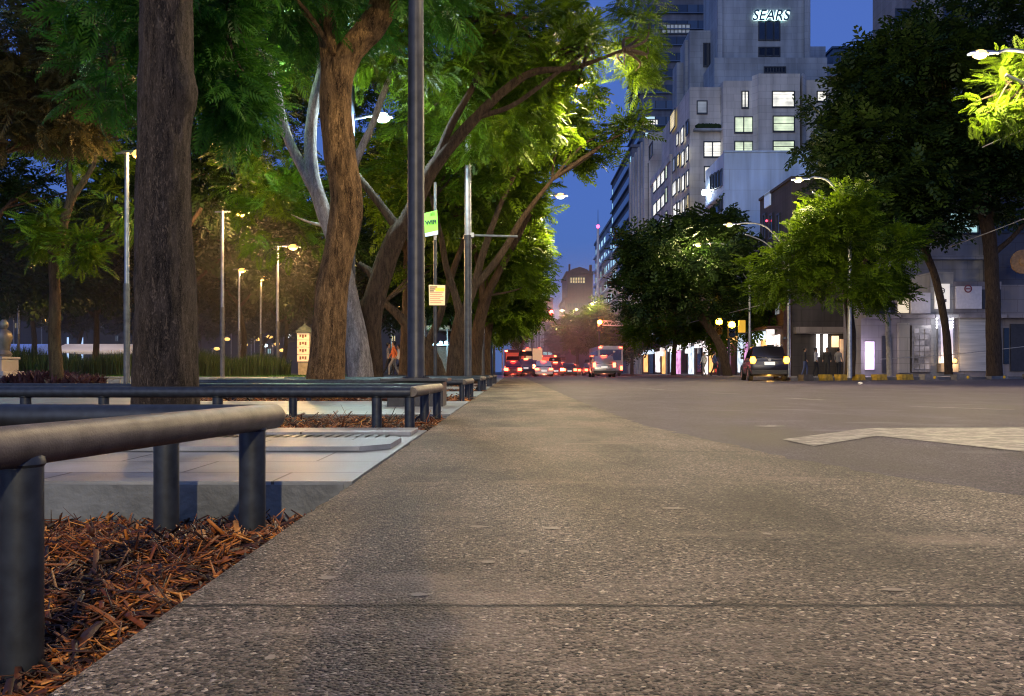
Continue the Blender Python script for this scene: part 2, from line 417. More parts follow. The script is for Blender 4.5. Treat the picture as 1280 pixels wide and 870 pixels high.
# raised cover slab with its drain slot
mb = MB()
mb.box(-4.6, -.80, 4.62, 5.25, .002, .030, bev=.006)
mb.prism([(-.80, 4.62), (-.66, 4.78), (-.66, 5.25), (-.80, 5.25)], 'z', .002, .030)
mb.box(-4.6, -.66, 5.75, 6.2, .002, .028, bev=.005)
o = mb.build('pavement_cover_slab', M_slab); tag(o, kind='structure')
mb = MB(); mb.box(-4.6, -.72, 5.25, 5.74, .002, .006)
for i in range(60): mb.box(-4.55 + i * .063, -4.51 + i * .063, 5.27, 5.72, .006, .014)
o = mb.build('pavement_drain', mat('drain_iron', (.02, .02, .025), .35, .7)); tag(o, kind='structure')
# far kerb: corner of the cross street, pavement behind it
KA, KB = Vector((13.3, 42, 0)), Vector((40, 58, 0))
mb = MB(); mb.prism([(13.3, 42), (40, 58), (120, 70), (120, 700), (13.3, 700)], 'z', -.2, .15)
o = mb.build('far_pavement', mat('far_paving', (.16, .15, .145), .6, 0, .3, 3, .2, 60)); tag(o, kind='structure')
# park lawn
mb = MB(); mb.box(-90, -6.6, 29.5, 140, -.25, .2); o = mb.build('lawn_ground', mat('lawn_soil', (.03, .05, .012), .9, 0, .4, 2)); tag(o, kind='structure')
mb = MB(); mb.box(-90, -6.4, 29.2, 29.5, -.25, .26, bev=.02); o = mb.build('lawn_kerb', mat('lawn_kerb_stone', (.35, .33, .3), .7)); tag(o, kind='structure')

# road markings
def worn_paint():
    m = bpy.data.materials.new('worn_road_paint'); m.use_nodes = True
    N, L = nt(m); b = N['Principled BSDF']; tc = N.new('ShaderNodeTexCoord')
    n = N.new('ShaderNodeTexNoise'); n.inputs['Scale'].default_value = 9; n.inputs['Detail'].default_value = 10; n.inputs['Roughness'].default_value = .7
    L.new(tc.outputs['Object'], n.inputs['Vector'])
    r = N.new('ShaderNodeValToRGB'); e = r.color_ramp.elements; e[0].position = .46; e[1].position = .6
    e[0].color = (.11, .097, .105, 1); e[1].color = (.33, .31, .29, 1)
    L.new(n.outputs['Fac'], r.inputs['Fac']); L.new(r.outputs['Color'], b.inputs['Base Color']); b.inputs['Roughness'].default_value = .6
    return m
M_paint = worn_paint()
arrow = [(1.68, 5.47), (2.66, 6.62), (4.6, 6.66), (6.2, 6.5), (6.2, 5.0), (4.6, 5.1), (3.2, 4.62), (2.43, 5.83), (1.72, 5.02)]
arrow = [G(978, 549), G(1085, 535), G(1285, 534.4), G(1400, 537), G(1400, 570), G(1285, 565), G(1096, 544.5), G(1017, 557.5)]
o = mesh_obj('road_arrow_marking', [(p.x, p.y, 0.0) for p in arrow], [tuple(range(len(arrow)))[::-1]], M_paint); tag(o, kind='structure')
mb = MB()
for (xa, ya), (xb, yb) in [((1140, 508), (1266, 512)), ((984, 497.5), (1030, 500)), ((890, 491), (923, 492.5)), ((810, 486), (830, 487)), ((1090, 487), (1150, 488)), ((950, 533), (975, 532))]:
    p, q = G(xa, ya), G(xb, yb); d = (q - p).normalized(); nrm = Vector((-d.y, d.x, 0)) * .07
    mb.add([p - nrm, q - nrm, q + nrm, p + nrm], [(0, 1, 2, 3)])
for v in range(len(mb.v)): mb.v[v] = (mb.v[v][0], mb.v[v][1], 0.0)
o = mb.build('lane_marking', M_paint); tag(o, kind='structure')
# flat pale chewing gum and leaf litter on the gutter
mb = MB()
for x, y, rx, ry in [(408, 723, .035, .012), (523, 744, .03, .010), (610, 703, .03, .012), (598, 659, .05, .012), (690, 661, .05, .012), (842, 636, .07, .014), (1118, 738, .045, .010), (655, 690, .02, .01), (960, 668, .02, .012), (338, 823, .012, .01)]:
    p = G(x, y); n = 11
    V = [(p.x + .6 * rx * math.cos(2 * PI * i / n) * (.75 + .4 * random.random()), p.y + ry * 1.3 * math.sin(2 * PI * i / n) * (.75 + .4 * random.random()), .002) for i in range(n)]
    mb.add(V, [tuple(range(n))])
o = mb.build('litter_flakes', mat('dry_leaf', (.30, .25, .19), .7)); tag(o, 'pale flakes and dry leaf scraps scattered on the concrete gutter', 'litter', kind='stuff')
for nm, px, py, lab in [('crumpled_paper', 522, 582, ''), ]: pass
def crumple(p, r, label):
    V = MB(); V.sphere(p, r, 8, sc=(1.4, 1, .7))
    V.v = [(a + random.uniform(-1, 1) * r * .3, b_ + random.uniform(-1, 1) * r * .3, max(.002, c + random.uniform(-1, 1) * r * .2)) for a, b_, c in V.v]
    o = V.build('paper_scrap', mat('paper', (.7, .68, .64), .8)); tag(o, label, 'litter', 'paper scraps on the asphalt')
crumple(G(1200, 474) + Vector((0, 0, .06)), .09, 'white paper scrap lying in front of the yellow kerb stones')
crumple(G(1271, 473.5) + Vector((0, 0, .06)), .08, 'white paper scrap on the asphalt at the right edge of the photo')
crumple(G(1075, 481) + Vector((0, 0, .05)), .06, 'white paper scrap on the asphalt just right of the dark hazard-lit car')

# ================================================================ BARK MULCH in the pits
def mulch_mat():
    m = bpy.data.materials.new('bark_chips'); m.use_nodes = True
    N, L = nt(m); b = N['Principled BSDF']; g_ = N.new('ShaderNodeNewGeometry'); tc = N.new('ShaderNodeTexCoord')
    r = N.new('ShaderNodeValToRGB'); e = r.color_ramp.elements
    e[0].color = (.010, .003, .0015, 1); e[1].color = (.62, .27, .06, 1)
    for p_, c in [(.4, (.045, .011, .003)), (.72, (.17, .042, .008)), (.9, (.36, .12, .022))]:
        k = e.new(p_); k.color = c + (1,)
    L.new(g_.outputs['Random Per Island'], r.inputs['Fac'])
    n = N.new('ShaderNodeTexNoise'); n.inputs['Scale'].default_value = 90; n.inputs['Detail'].default_value = 6
    L.new(tc.outputs['Object'], n.inputs['Vector'])
    mu = N.new('ShaderNodeMixRGB'); mu.blend_type = 'OVERLAY'; mu.inputs['Fac'].default_value = .8
    L.new(r.outputs['Color'], mu.inputs[1]); L.new(n.outputs['Fac'], mu.inputs[2]); L.new(mu.outputs[0], b.inputs['Base Color'])
    b.inputs['Roughness'].default_value = .6
    bp = N.new('ShaderNodeBump'); bp.inputs['Strength'].default_value = .6; bp.inputs['Distance'].default_value = .003
    L.new(n.outputs['Fac'], bp.inputs['Height']); L.new(bp.outputs['Normal'], b.inputs['Normal'])
    return m
M_chip = mulch_mat()
def mulch_z(x, y, far):
    if far > 4: return -.045 + .02 * noise.noise((x * 1.6, y * 1.6, 3)) + .012 * noise.noise((x * 6, y * 6, 5))
    t = (x + .62) / -.5; edge = max(0, 1 - t)                    # fuller along the kerb
    return -.115 - .115 * max(0, min(1, (2.65 - y) / .95)) - .06 * max(0, min(1, (y - far + .75) / .6)) + .05 * edge * max(0, min(1, (far - y) / .5)) * (1 if y < 2.4 else .5) + .03 * noise.noise((x * 1.6, y * 1.6, 3)) + .015 * noise.noise((x * 6, y * 6, 5))
def mulch(x0, x1, y0, y1, n, s, label):
    nx, ny = 40, 26; V = []; Q = []
    for j in range(ny):
        for i in range(nx):
            x = x0 + (x1 - x0) * i / (nx - 1); y = y0 + (y1 - y0) * j / (ny - 1)
            V.append((x, y, mulch_z(x, y, y1) - .012))
    for j in range(ny - 1):
        for i in range(nx - 1): a = j * nx + i; Q.append((a, a + 1, a + nx + 1, a + nx))
    V = np.array(V); Q = np.array(Q); nb = len(Q)
    AV, AQ, base = [V], [Q], len(V)
    for c in range(n):
        x = random.uniform(x0 + .03, x1 - .03); y = random.uniform(y0 + .03, y1 - .03)
        big = random.random() ** 3
        ln = s * (.012 + .062 * big + .016 * random.random()); wd = s * (.0018 + .0075 * random.random() ** 2 * (.35 + big)); th = s * (.0008 + .0025 * random.random())
        if random.random() < .05: wd *= 2.4; ln *= .9
        yaw = random.uniform(0, 2 * PI); pit = random.gauss(0, .28) if random.random() > .04 else random.uniform(.5, 1.1); rol = random.gauss(0, .5)
        R = np.array(Matrix.Rotation(yaw, 3, 'Z') @ Matrix.Rotation(pit, 3, 'Y') @ Matrix.Rotation(rol, 3, 'X'))
        bend = random.gauss(0, .12) * ln; tp = random.uniform(.2, .9); tp2 = random.uniform(.4, 1); sk = random.gauss(0, .4) * wd
        P = np.array([(-ln, -wd * tp, 0), (-ln, wd * tp + sk, 0), (-ln, wd * tp, th), (-ln, -wd * tp, th),
                      (0, -wd, bend), (0, wd, bend), (0, wd, bend + th), (0, -wd, bend + th),
                      (ln, -wd * tp2, 0), (ln + sk, wd * tp2, 0), (ln, wd * tp2, th), (ln, -wd * tp2, th)]) @ R.T
        z = mulch_z(x, y, y1) + random.uniform(-.006, .022) * s + abs(math.sin(pit)) * ln * .45
        P += (x, y, z)
        AV.append(P); q = []
        for k in (0, 4): q += [(k, k + 1, k + 5, k + 4), (k + 1, k + 2, k + 6, k + 5), (k + 2, k + 3, k + 7, k + 6), (k + 3, k, k + 4, k + 7)]
        q += [(0, 3, 2, 1), (8, 9, 10, 11)]
        AQ.append(np.array(q) + base); base += 12
    o = np_obj('bark_mulch', np.concatenate(AV), np.concatenate(AQ), [M_chip, M_soil])
    mi = np.zeros(len(o.data.polygons), dtype=np.int32); mi[:nb] = 1; o.data.polygons.foreach_set('material_index', mi)
    tag(o, label, 'mulch', kind='stuff'); return o
mulch(-3.0, -.59, .55, 3.37, 46000, .86, 'red brown bark chips filling the nearest tree pit beside the kerb')
for k, nn in ((1, 8000), (2, 3600), (3, 1200), (4, 600), (5, 300)):
    a, b_ = PITS[k]
    mulch(-5.38, -.64, a + .015, b_ - .015, nn, 1.25 if k == 1 else 1.9, 'red brown bark chips in the %s tree pit along the kerb' % ORD[k])

# ================================================================ TUBE GUARDS round the pits
M_rail = mat('guard_paint', (.03, .038, .055), .42, .4, .3, 25, .035, 300)
M_rail_lit = mat('guard_lamplit_end', (.13, .112, .10), .5, .3, .3, 18, .12, 200)  # same guard paint, with the lamps' brownish light put into its colour
def guard(corner_n, corner_f, xl, posts_near, post_f, label, first=False, r=.043, near_end=None):
    """front rail along the street end, two long rails running left into the park side"""
    zc = .27
    cn, cf = Vector(corner_n), Vector(corner_f)
    t = thing('tube_guard', label, 'guard rail', (cf.x, cf.y, -.13), group='tube guards round the street trees')
    mb = MB(); d = (cn - cf).normalized()
    mb.tube([cf - d * r * .6, cf, cn, cn + d * r * .6], [r * .8, r, r, r * .8], 24); o = mb.build('end_rail', M_rail_lit, t); smooth_angle(o)
    for nm, c in (('long_rail', cn), ('long_rail', cf)):
        if nm == 'long_rail' and c is cn and near_end is None and first: continue
        mb = MB(); sl = (cf - cn).normalized(); nrm = Vector((-abs(sl.y), sl.x * .0, 0))
        mb.tube([c + Vector((-r * .35, 0, -.002)), Vector((xl, c.y + (.02 if c is cf else 0), zc))], r * .97, 20); o = mb.build(nm, M_rail, t); smooth_angle(o)
    for p in posts_near:
        mb = MB(); mb.tube([(p[0], p[1], -.28), (p[0], p[1], zc - r * .75)], r * (.98 if first else .9), 24)
        o = mb.build('post', M_rail, t); smooth_angle(o)
        wl = MB(); wl.lathe([(r * .98, 0), (r * 1.08, .006), (r * 1.04, .02), (r * .98, .024)], (p[0], p[1], zc - r * 1.02), 20); smooth_angle(wl.build('weld', M_rail, o))
    return t
cf = Vector((-.815, 3.0, .27)); cn = Vector((-1.131, .95, .27))
guard(cn, cf, -4.8, [(-1.004, 1.80), (-.85, 2.88), (-1.19, 3.03), (-2.5, 3.03)], None, 'nearest dark tube guard with a lamp toned end rail, above the close mulch', first=True)
xs2 = [-.772, -1.02, -2.22, -3.08, -3.67]
guard((-.745, 6.62, .27), (-.70, 8.46, .27), -5.0, [(x, 6.64) for x in xs2] + [(-.735, 7.4), (-.72, 8.44), (-2.1, 8.44), (-3.4, 8.44)], None, 'second dark tube guard with copper lit end rail, in front of the thick trunk')
for k in range(2, 6):
    a, b_ = PITS[k]; xn = -.75 + .02 * k
    guard((xn, a + .25, .27), (xn + .03, b_ - .3, .27), -5.0, [(xn - .03, a + .27), (xn, (a + b_) / 2), (xn + .02, b_ - .32), (xn - 1.2, a + .27), (xn - 2.3, a + .27), (xn - 3.4, a + .27)], None,
          '%s tube guard along the kerb, counting away from the camera' % ORD[k])
# ================================================================ STREET LAMPS
M_pole = mat('pole_dark_paint', (.045, .047, .056), .4, .35, .3, 8, .08, 120)
M_pole2 = mat('pole_galvanised', (.34, .36, .40), .4, .7, .2, 8)
M_brown = mat('pole_grey_paint', (.16, .155, .15), .5, .3, .3, 8)
M_warm = emit('lamp_lens_warm', (1, .66, .24), 1.9)
M_warm2 = emit('lamp_lens_amber', (1, .58, .15), 1.9)
M_led = emit('lamp_lens_white', (.82, .95, 1), 3)
M_led_g = emit('lamp_lens_cool', (.7, 1, .85), 3)
WARM, AMBER, LED = (1., .76, .40), (1., .56, .20), (.72, .95, 1.)

LAMPS = []
def cobra(root, tip, back, m, lens, lr=.21):
    """flat luminaire with a lens under it, its long axis from back to tip"""
    d = (Vector(tip) - Vector(back)); ln = d.length; d.normalize(); s = Vector((-d.y, d.x, 0))
    mb = MB(); b = Vector(back); V = []
    st = [(0, .05, .045), (.25, .10, .07), (.6, .15, .08), (.9, .13, .055), (1, .06, .03)]
    for t, w_, h_ in st:
        p = b + d * ln * t
        V += [p + s * w_, p + s * w_ * .6 + Vector((0, 0, h_)), p - s * w_ * .6 + Vector((0, 0, h_)), p - s * w_]
    Fc = [(i * 4 + j, i * 4 + (j + 1) % 4, i * 4 + 4 + (j + 1) % 4, i * 4 + 4 + j) for i in range(4) for j in range(4)] + [(3, 2, 1, 0), (16, 17, 18, 19)]
    mb.add(V, Fc); head = mb.build('lamp_head', m, root); smooth_angle(head)
    c = b + d * ln * .6; mb = MB(); mb.sphere((c.x, c.y, c.z - .005), lr, 12, sc=(1 if abs(d.x) > .5 else .8, 1 if abs(d.y) > .5 else .8, .55))
    smooth_angle(mb.build('lens', lens, head)); LAMPS.append((c.x, c.y, c.z - .2)); return c - Vector((0, 0, .16))

def road_lamp(y, x, label, top=8.4, reach=0., plinth=True, power=2500, lamp=True, split=None):
    t = thing('street_lamp', label, 'street lamp', (x, y, 0), group='tall lamps along the tree guards')
    mb = MB(); sp = split or 3.2
    mb.tube([(x, y, .02), (x, y, .22), (x, y, .3), (x, y, sp)], [.15, .135, .108, .105], 24); smooth_angle(mb.build('pole', M_pole, t))
    mb = MB(); mb.tube([(x, y, sp), (x, y, top)], [.098 if split else .105, .075], 24); smooth_angle(mb.build('upper_pole', M_pole2 if split else M_pole, t))
    if split: mb = MB(); mb.lathe([(.10, 0), (.125, .01), (.125, .09), (.10, .1)], (x, y, sp - .05), 24); smooth_angle(mb.build('collar', M_pole, t))
    if plinth:
        mb = MB(); mb.box(x - .32, x + .36, y - .3, y + .3, -.02, .30, bev=.012); mb.box(x - .40, x + .42, y - .36, y + .36, .305, .345, bev=.01); mb.build('plinth', M_pole, t)
        mb = MB()
        for sx in (-1, 1):
            for sy in (-1, 1): mb.lathe([(.014, 0), (.014, .03)], (x + sx * .11, y + sy * .11, .345), 8)
        mb.lathe([(.17, 0), (.17, .012)], (x, y, .346), 24); mb.build('base_flange', M_pole, t)
    mb = MB(); P = [(x, y, top - .5), (x + .35, y, top - .12), (x + 1.2, y, top + .02), (x + 2.6 + reach, y, top - .02)]
    mb.tube(P, [.05, .045, .04, .035], 12, 5); smooth_angle(mb.build('arm', M_pole2, t))
    c = cobra(t, (x + 3.35 + reach, y, top - .08), (x + 2.55 + reach, y, top - .04), M_pole2, M_warm if lamp else M_pole2)
    if lamp: lamp_light(t, c, power, WARM)
    return t
road_lamp(11, -1.2, 'thick dark grey lamp post rising from a dark steel box beside the second tree guard')
road_lamp(24, -1.2, 'second tall lamp post, dark below a collar and silver above, with a thin side bar', plinth=False, split=4.1)
road_lamp(37, -1.25, 'third tall lamp post along the kerb, its warm lamp shining between the leaves', top=7.9, reach=.25, plinth=False, split=2.0, power=3800)
road_lamp(50, -1.3, 'fourth tall lamp post along the kerb, close to the far end of the tree guards', plinth=False, split=2.2, power=1200)
road_lamp(63, -1.3, 'fifth and farthest tall lamp post in the row along the kerb', plinth=False, split=2.2, power=1200)
road_lamp(-14.5, -1.2, 'tall lamp post behind the camera that lights the near gutter', plinth=False, power=15000)
tt = [o for o in scene.objects if o.get('label', '').startswith('second tall lamp')][0]
mb = MB(); p, q = W(587, 294, 24), W(647, 295.5, 24); mb.tube([p, q], .03, 8); mb.build('side_bar', M_pole2, tt)
mb = MB(); mb.box(p.x + .0, p.x + .12, 23.92, 24.08, p.z - .06, p.z + .06); mb.build('bracket', M_pole2, tt)

# slim double lamp in the second row with cool white heads
x, y = -3.84, 21.
t = thing('park_street_lamp', 'grey lamp post with a cool white lamp, just right of the bark textured curved trunk', 'street lamp', (x, y, 0))
mb = MB(); mb.tube([(x, y, 0), (x, y, 4.)], [.11, .10], 20); smooth_angle(mb.build('pole', M_pole, t))
mb = MB(); mb.tube([(x, y, 4.), (x, y, 9.9)], [.085, .075], 20); smooth_angle(mb.build('upper_pole', mat('pole_blue_steel', (.16, .22, .33), .4, .6, .2, 8), t))
a = W(474, 147, 21)
mb = MB(); mb.tube([(x, y, a.z - .05), (a.x - .3, y, a.z + .02)], .03, 10); mb.build('arm', M_pole2, t)
c = cobra(t, (a.x + .32, y, a.z), (a.x - .3, y, a.z + .02), M_pole2, M_led); lamp_light(t, c, 800, LED)
mb = MB(); mb.tube([(x, y, 9.6), (x - 1.4, y - .6, 9.75)], .03, 10); mb.build('arm', M_pole2, t)
c = cobra(t, (x - 2.1, y - .9, 9.72), (x - 1.35, y - .6, 9.76), M_pole2, M_led_g); lamp_light(t, c, 2600, (.55, 1., .68))

def park_lamp(px, lx, ly, label, light=0, m=M_warm2, col_=AMBER, Y=None):
    Y = Y or 5808 / (HY - ly); z0 = .2 if Y > 29.5 else 0.
    x = (px - CX) * Y / F; lx_ = (lx - CX) * Y / F; zt = W(lx, ly, Y).z
    t = thing('park_lamp', label, 'street lamp', (x, Y, z0), group='park lamps on slim posts')
    mb = MB(); mb.tube([(x, Y, z0), (x, Y, zt * .45)], .075, 10); smooth_angle(mb.build('pole', M_brown, t))
    mb = MB(); mb.tube([(x, Y, zt * .45), (x, Y, zt + .06)], [.06, .05], 10); smooth_angle(mb.build('upper_pole', M_pole2, t))
    s = 1 if lx_ >= x else -1
    mb = MB(); mb.tube([(x - .25 * s, Y, zt + .02), (lx_ - .3 * s, Y, zt + .05)], .028, 8); mb.build('arm', M_pole2, t)
    c = cobra(t, (lx_ + .42 * s, Y, zt), (lx_ - .36 * s, Y, zt + .03), M_pole2, m, .21 if Y < 60 else .42)
    if light: lamp_light(t, c, light, col_, .1)
    return t
park_lamp(278, 298, 266, 'slim park lamp with a bright amber lamp, just right of the thick trunk', 1900)
park_lamp(347, 363, 309, 'slim park lamp with an amber lamp, left of the curved bark textured trunk', 1900)
park_lamp(326, 328, 348, 'straight glowing park lamp post standing between the two brightest park lamps', 600)
park_lamp(158.5, 170, 193, 'tall thin park lamp just left of the thick trunk, its lamp hidden by leaves', 420)
park_lamp(23, 24, 348, 'straight park lamp near the left edge behind the stone pedestal', 800)
park_lamp(17, 10, 394, 'small far park lamp at the left edge with its head turned left', 700)
park_lamp(52, 58, 400, 'small far park lamp left of the leaning young tree', 700)
park_lamp(299, 300, 338, 'dim distant park lamp right of the bright amber lamp', 150)
TINY = ['%s of the tiny distant park lamps seen between the trunks, counting from the left' % ORD[k] for k in (2, 4, 5, 7, 8, 10, 11, 1, 3, 6, 9, 0)]
for i, (lx, ly, sy) in enumerate([(293, 409, 0), (318, 413, 0), (322, 424, 0), (336, 421, 0), (345, 430, 0), (359, 420, 1), (378, 415, 1), (283, 424, 0), (305, 431, 0), (330, 432, 1), (352, 438, 0), (270, 436, 0), (518, 372, 0), (536, 381, 0), (479, 378, 0), (493, 384, 0)]):
    park_lamp(lx - 4, lx, ly, TINY[i] if i < 12 else
              '%s of the small lamps seen between the trunk pair and the thick lamp post' % ORD[[2, 3, 0, 1][i - 12]], 260 if i < 12 else 420, M_led if sy else M_warm2, LED if sy else AMBER, Y=min(120, 5808 / (HY - ly)))

# curved twin arm lamps along the far kerb
def curved_lamp(lx, ly, px, label, power=1500, head=True, Y=None, second=True):
    Y = Y or F * 8.6 / (HY - ly); z = W(lx, ly, Y).z; xp = (px - CX) * Y / F; xl = (lx - CX) * Y / F
    t = thing('curved_street_lamp', label, 'street lamp', (xp, Y, .15 if xp > 13.3 else 0), group='curved arm lamps over the avenue')
    mb = MB(); mb.tube([(xp, Y, 0.15 if xp > 13.3 else 0), (xp, Y, z - .6)], [.11, .07], 12); smooth_angle(mb.build('pole', M_pole2, t))
    w_ = xp - xl
    mb = MB(); mb.tube([(xp, Y, z - 1.9), (xp - w_ * .12, Y, z - 1.1), (xp - w_ * .4, Y, z - .1), (xp - w_ * .7, Y, z + .12), (xl + .4, Y, z + .03)], [.06, .055, .05, .045, .04], 10, 5); smooth_angle(mb.build('arm', M_pole2, t))
    if second:
        mb = MB(); mb.tube([(xp, Y, z - 2.7), (xp - w_ * .14, Y, z - 1.9), (xp - w_ * .42, Y, z - 1.), (xp - w_ * .75, Y, z - .55)], .04, 10, 5); smooth_angle(mb.build('brace_arm', M_pole2, t))
    c = cobra(t, (xl - .4, Y, z), (xl + .42, Y, z + .03), M_pole2, M_warm); lamp_light(t, c, power, WARM); return t
curved_lamp(1228, 68, 1345, 'nearest far side street lamp, glaring at the upper right in front of bright leaves', 5000)
curved_lamp(1000, 225, 1062, 'far side street lamp shining at the left edge of the big dark crown', 1400)
curved_lamp(913, 281, 986, 'far side street lamp with double curved arm in front of the blue white wall', 1900)
curved_lamp(874, 306, 937, 'far side street lamp with double curved arm over the round dark tree', 1900)
curved_lamp(789, 361, 833, 'distant curved street lamp under the left rim of the round dark tree', 1200)
curved_lamp(741, 379, 785, 'distant curved street lamp above the orange traffic signal', 1200)
curved_lamp(703, 388, 628, 'distant street lamp shining beside the red traffic light', 2200)
curved_lamp(721, 386.5, 745, 'tiny distant street lamp right of the brightest lamp at the end of the avenue', 600, second=False)

# ================================================================ TREES
L_warm = leaf_mat('leaves_green', (.028, .06, .004), (.15, .255, .008), .42)
L_deep = leaf_mat('leaves_deep', (.008, .026, .006), (.036, .068, .010), .3)
L_emer = leaf_mat('leaves_emerald', (.015, .085, .012), (.08, .22, .02), .4)
L_brown = leaf_mat('leaves_dusky', (.03, .03, .012), (.09, .08, .03))
B_A = bark_mat('bark_thick_trunk', (.008, .006, .005), (.17, .135, .11), 15, 1., (.26, .23, .20), 30., .66)
B_B = bark_mat('bark_flaky', (.016, .008, .004), (.46, .28, .13), 12, 1., (.04, .022, .011), 11., .58)
B_C = bark_mat('bark_pale', (.10, .09, .085), (.36, .33, .32), 9, .5)
B_D = bark_mat('bark_brown', (.022, .014, .009), (.14, .092, .06), 17, .9, (.2, .16, .12), 14., .64)

def frond_template(pairs, wide=.075, plen=.30, droop=.22):
    V = []; Q = []
    for i in range(pairs):
        t = .14 + .86 * i / (pairs - 1); ln = plen * (.55 + .75 * math.sin(PI * min(1, t * .85 + .12))) * (1 if t < .8 else .8)
        for s in (-1, 1):
            a = math.radians(58 - 25 * t); dx, dy = math.cos(a), s * math.sin(a); nx, ny = -dy, dx
            z0 = -droop * t * t; z1 = z0 - .12 * ln - .03
            w_ = wide * .5
            b = len(V)
            V += [(t - nx * w_ * .5, -ny * w_ * .5, z0), (t + dx * ln * .5 - nx * w_, dy * ln * .5 - ny * w_, z0 + .02), (t + dx * ln, dy * ln, z1), (t + dx * ln * .5 + nx * w_, dy * ln * .5 + ny * w_, z0 + .02)]
            Q.append((b, b + 1, b + 2, b + 3))
    return np.array(V), np.array(Q)
FR = {k: frond_template(*a) for k, a in {9: (9,), 6: (6, .12, .32), 4: (4, .2, .36)}.items()}

def crown_arrays(blobs, pairs, size, per=13, seed=1, dens=None):
    if dens is None: dens = 1.0 if pairs >= 6 else 1.5
    if pairs >= 6: per = int(per * 1.3)
    """blobs: (cx,cy,cz, rx,ry,rz, clusters). Leafy twigs are spread through each blob's volume, fronds spray from every twig."""
    rng = np.random.default_rng(seed); O = []; D = []
    for cx, cy, cz, rx, ry, rz, n in blobs:
        n = int(n * dens)
        u = rng.normal(size=(n, 3)); u /= np.linalg.norm(u, axis=1)[:, None]
        rad = rng.uniform(.2, 1.05, size=(n, 1)) ** .5 * np.where(rng.random((n, 1)) < .14, rng.uniform(1.05, 1.32, (n, 1)), 1)
        c = u * rad * (rx, ry, rz) + (cx, cy, cz)
        out = u * (1, 1, .6) + rng.normal(size=(n, 3)) * .35; out[:, 2] += .1
        out /= np.linalg.norm(out, axis=1)[:, None]
        for k in range(per):
            a = rng.uniform(-1, 1, size=(n, 3)); a[:, 2] *= .55
            d = out * .75 + a; d /= np.linalg.norm(d, axis=1)[:, None]
            O.append(c + rng.normal(size=(n, 3)) * size * .28); D.append(d)
    O = np.concatenate(O); D = np.concatenate(D); keep = np.ones(len(O), bool)
    for q in LAMPS: keep &= np.linalg.norm(O - np.array(q), axis=1) > 1.25      # trimmed clear of the lamps
    O = O[keep]; D = D[keep]; n = len(O)
    up = np.tile([0., 0., 1.], (n, 1)) + rng.normal(size=(n, 3)) * .35
    S = np.cross(up, D); S /= np.linalg.norm(S, axis=1)[:, None]; U = np.cross(D, S)
    sc = size * rng.uniform(.6, 1.25, size=n)
    T, Q = FR[pairs]; R = np.stack([D, S, U], axis=1) * sc[:, None, None]
    V = np.einsum('md,ndk->nmk', T, R) + O[:, None, :]
    m = len(T)
    QQ = (Q[None] + (np.arange(n) * m)[:, None, None]).reshape(-1, 4)
    return V.reshape(-1, 3), QQ
def pxblob(x, y, rx, ry, Y, ryd, n):
    c = W(x, y, Y); s = Y / F
    return (c.x, c.y, c.z, rx * s, ryd, ry * s, n)
def limb(mb, pts, Y, n=12, k=6, amp=.06, yoff=None, sc=3.):
    """pts: (x, y, width) in photo pixels at depth Y (+ optional dy)"""
    P = []; R = []
    for i, p in enumerate(pts):
        d = Y + (p[3] if len(p) > 3 else 0); P.append(W(p[0], p[1], d)); R.append(p[2] * d / F / 2)
    def fn(q, d, t):
        return 1 + amp * (1.6 * noise.noise((q.x * sc + d.x * 1.3, q.y * sc + d.y * 1.3, q.z * 1.2 + d.z)) + .8 * noise.noise((q.x * 9 + d.x * 3, q.y * 9 + d.y * 3, q.z * 4)))
    mb.tube(P, R, n, k, True, 0, fn); return P
def tree(name, label, base_px, Y, bark, limbs, blobs, leaf, pairs=9, size=.5, per=13, seed=1, group=None, twigs=14, hires=False):
    """limbs: list of px paths, the first is the trunk; blobs: px blobs or None"""
    b = W(base_px, HY, Y)
    t = thing(name, label, 'tree', (b.x, Y, 0), group=group)
    for i, pts in enumerate(limbs):
        mb = MB(); limb(mb, pts, Y, 56 if hires and i == 0 else (20 if i == 0 else 12), 14 if hires and i == 0 else 6)
        o = mb.build('trunk' if i == 0 else 'branch', bark, t); smooth_angle(o, 60)
    if blobs:
        rng = random.Random(seed); tops = [W(l[-1][0], l[-1][1], Y + (l[-1][3] if len(l[-1]) > 3 else 0)) for l in limbs]
        if twigs:
            mb = MB()
            for bl in blobs:
                c = Vector(bl[:3]); st = min(tops, key=lambda p: (p - c).length)
                for k in range(max(1, twigs // len(blobs))):
                    e = c + Vector((rng.uniform(-.7, .7) * bl[3], rng.uniform(-.7, .7) * bl[4], rng.uniform(-.6, .6) * bl[5]))
                    mid = st.lerp(e, .5) + Vector((rng.uniform(-.3, .3), rng.uniform(-.3, .3), rng.uniform(-.1, .4)))
                    mb.tube([st, mid, e], [.05, .032, .008], 6, 4)
            o = mb.build('twigs', bark, t); smooth_angle(o, 60)
        V, Q = crown_arrays(blobs, pairs, size, per, seed)
        np_obj('crown', V, Q, leaf, t)
    return t

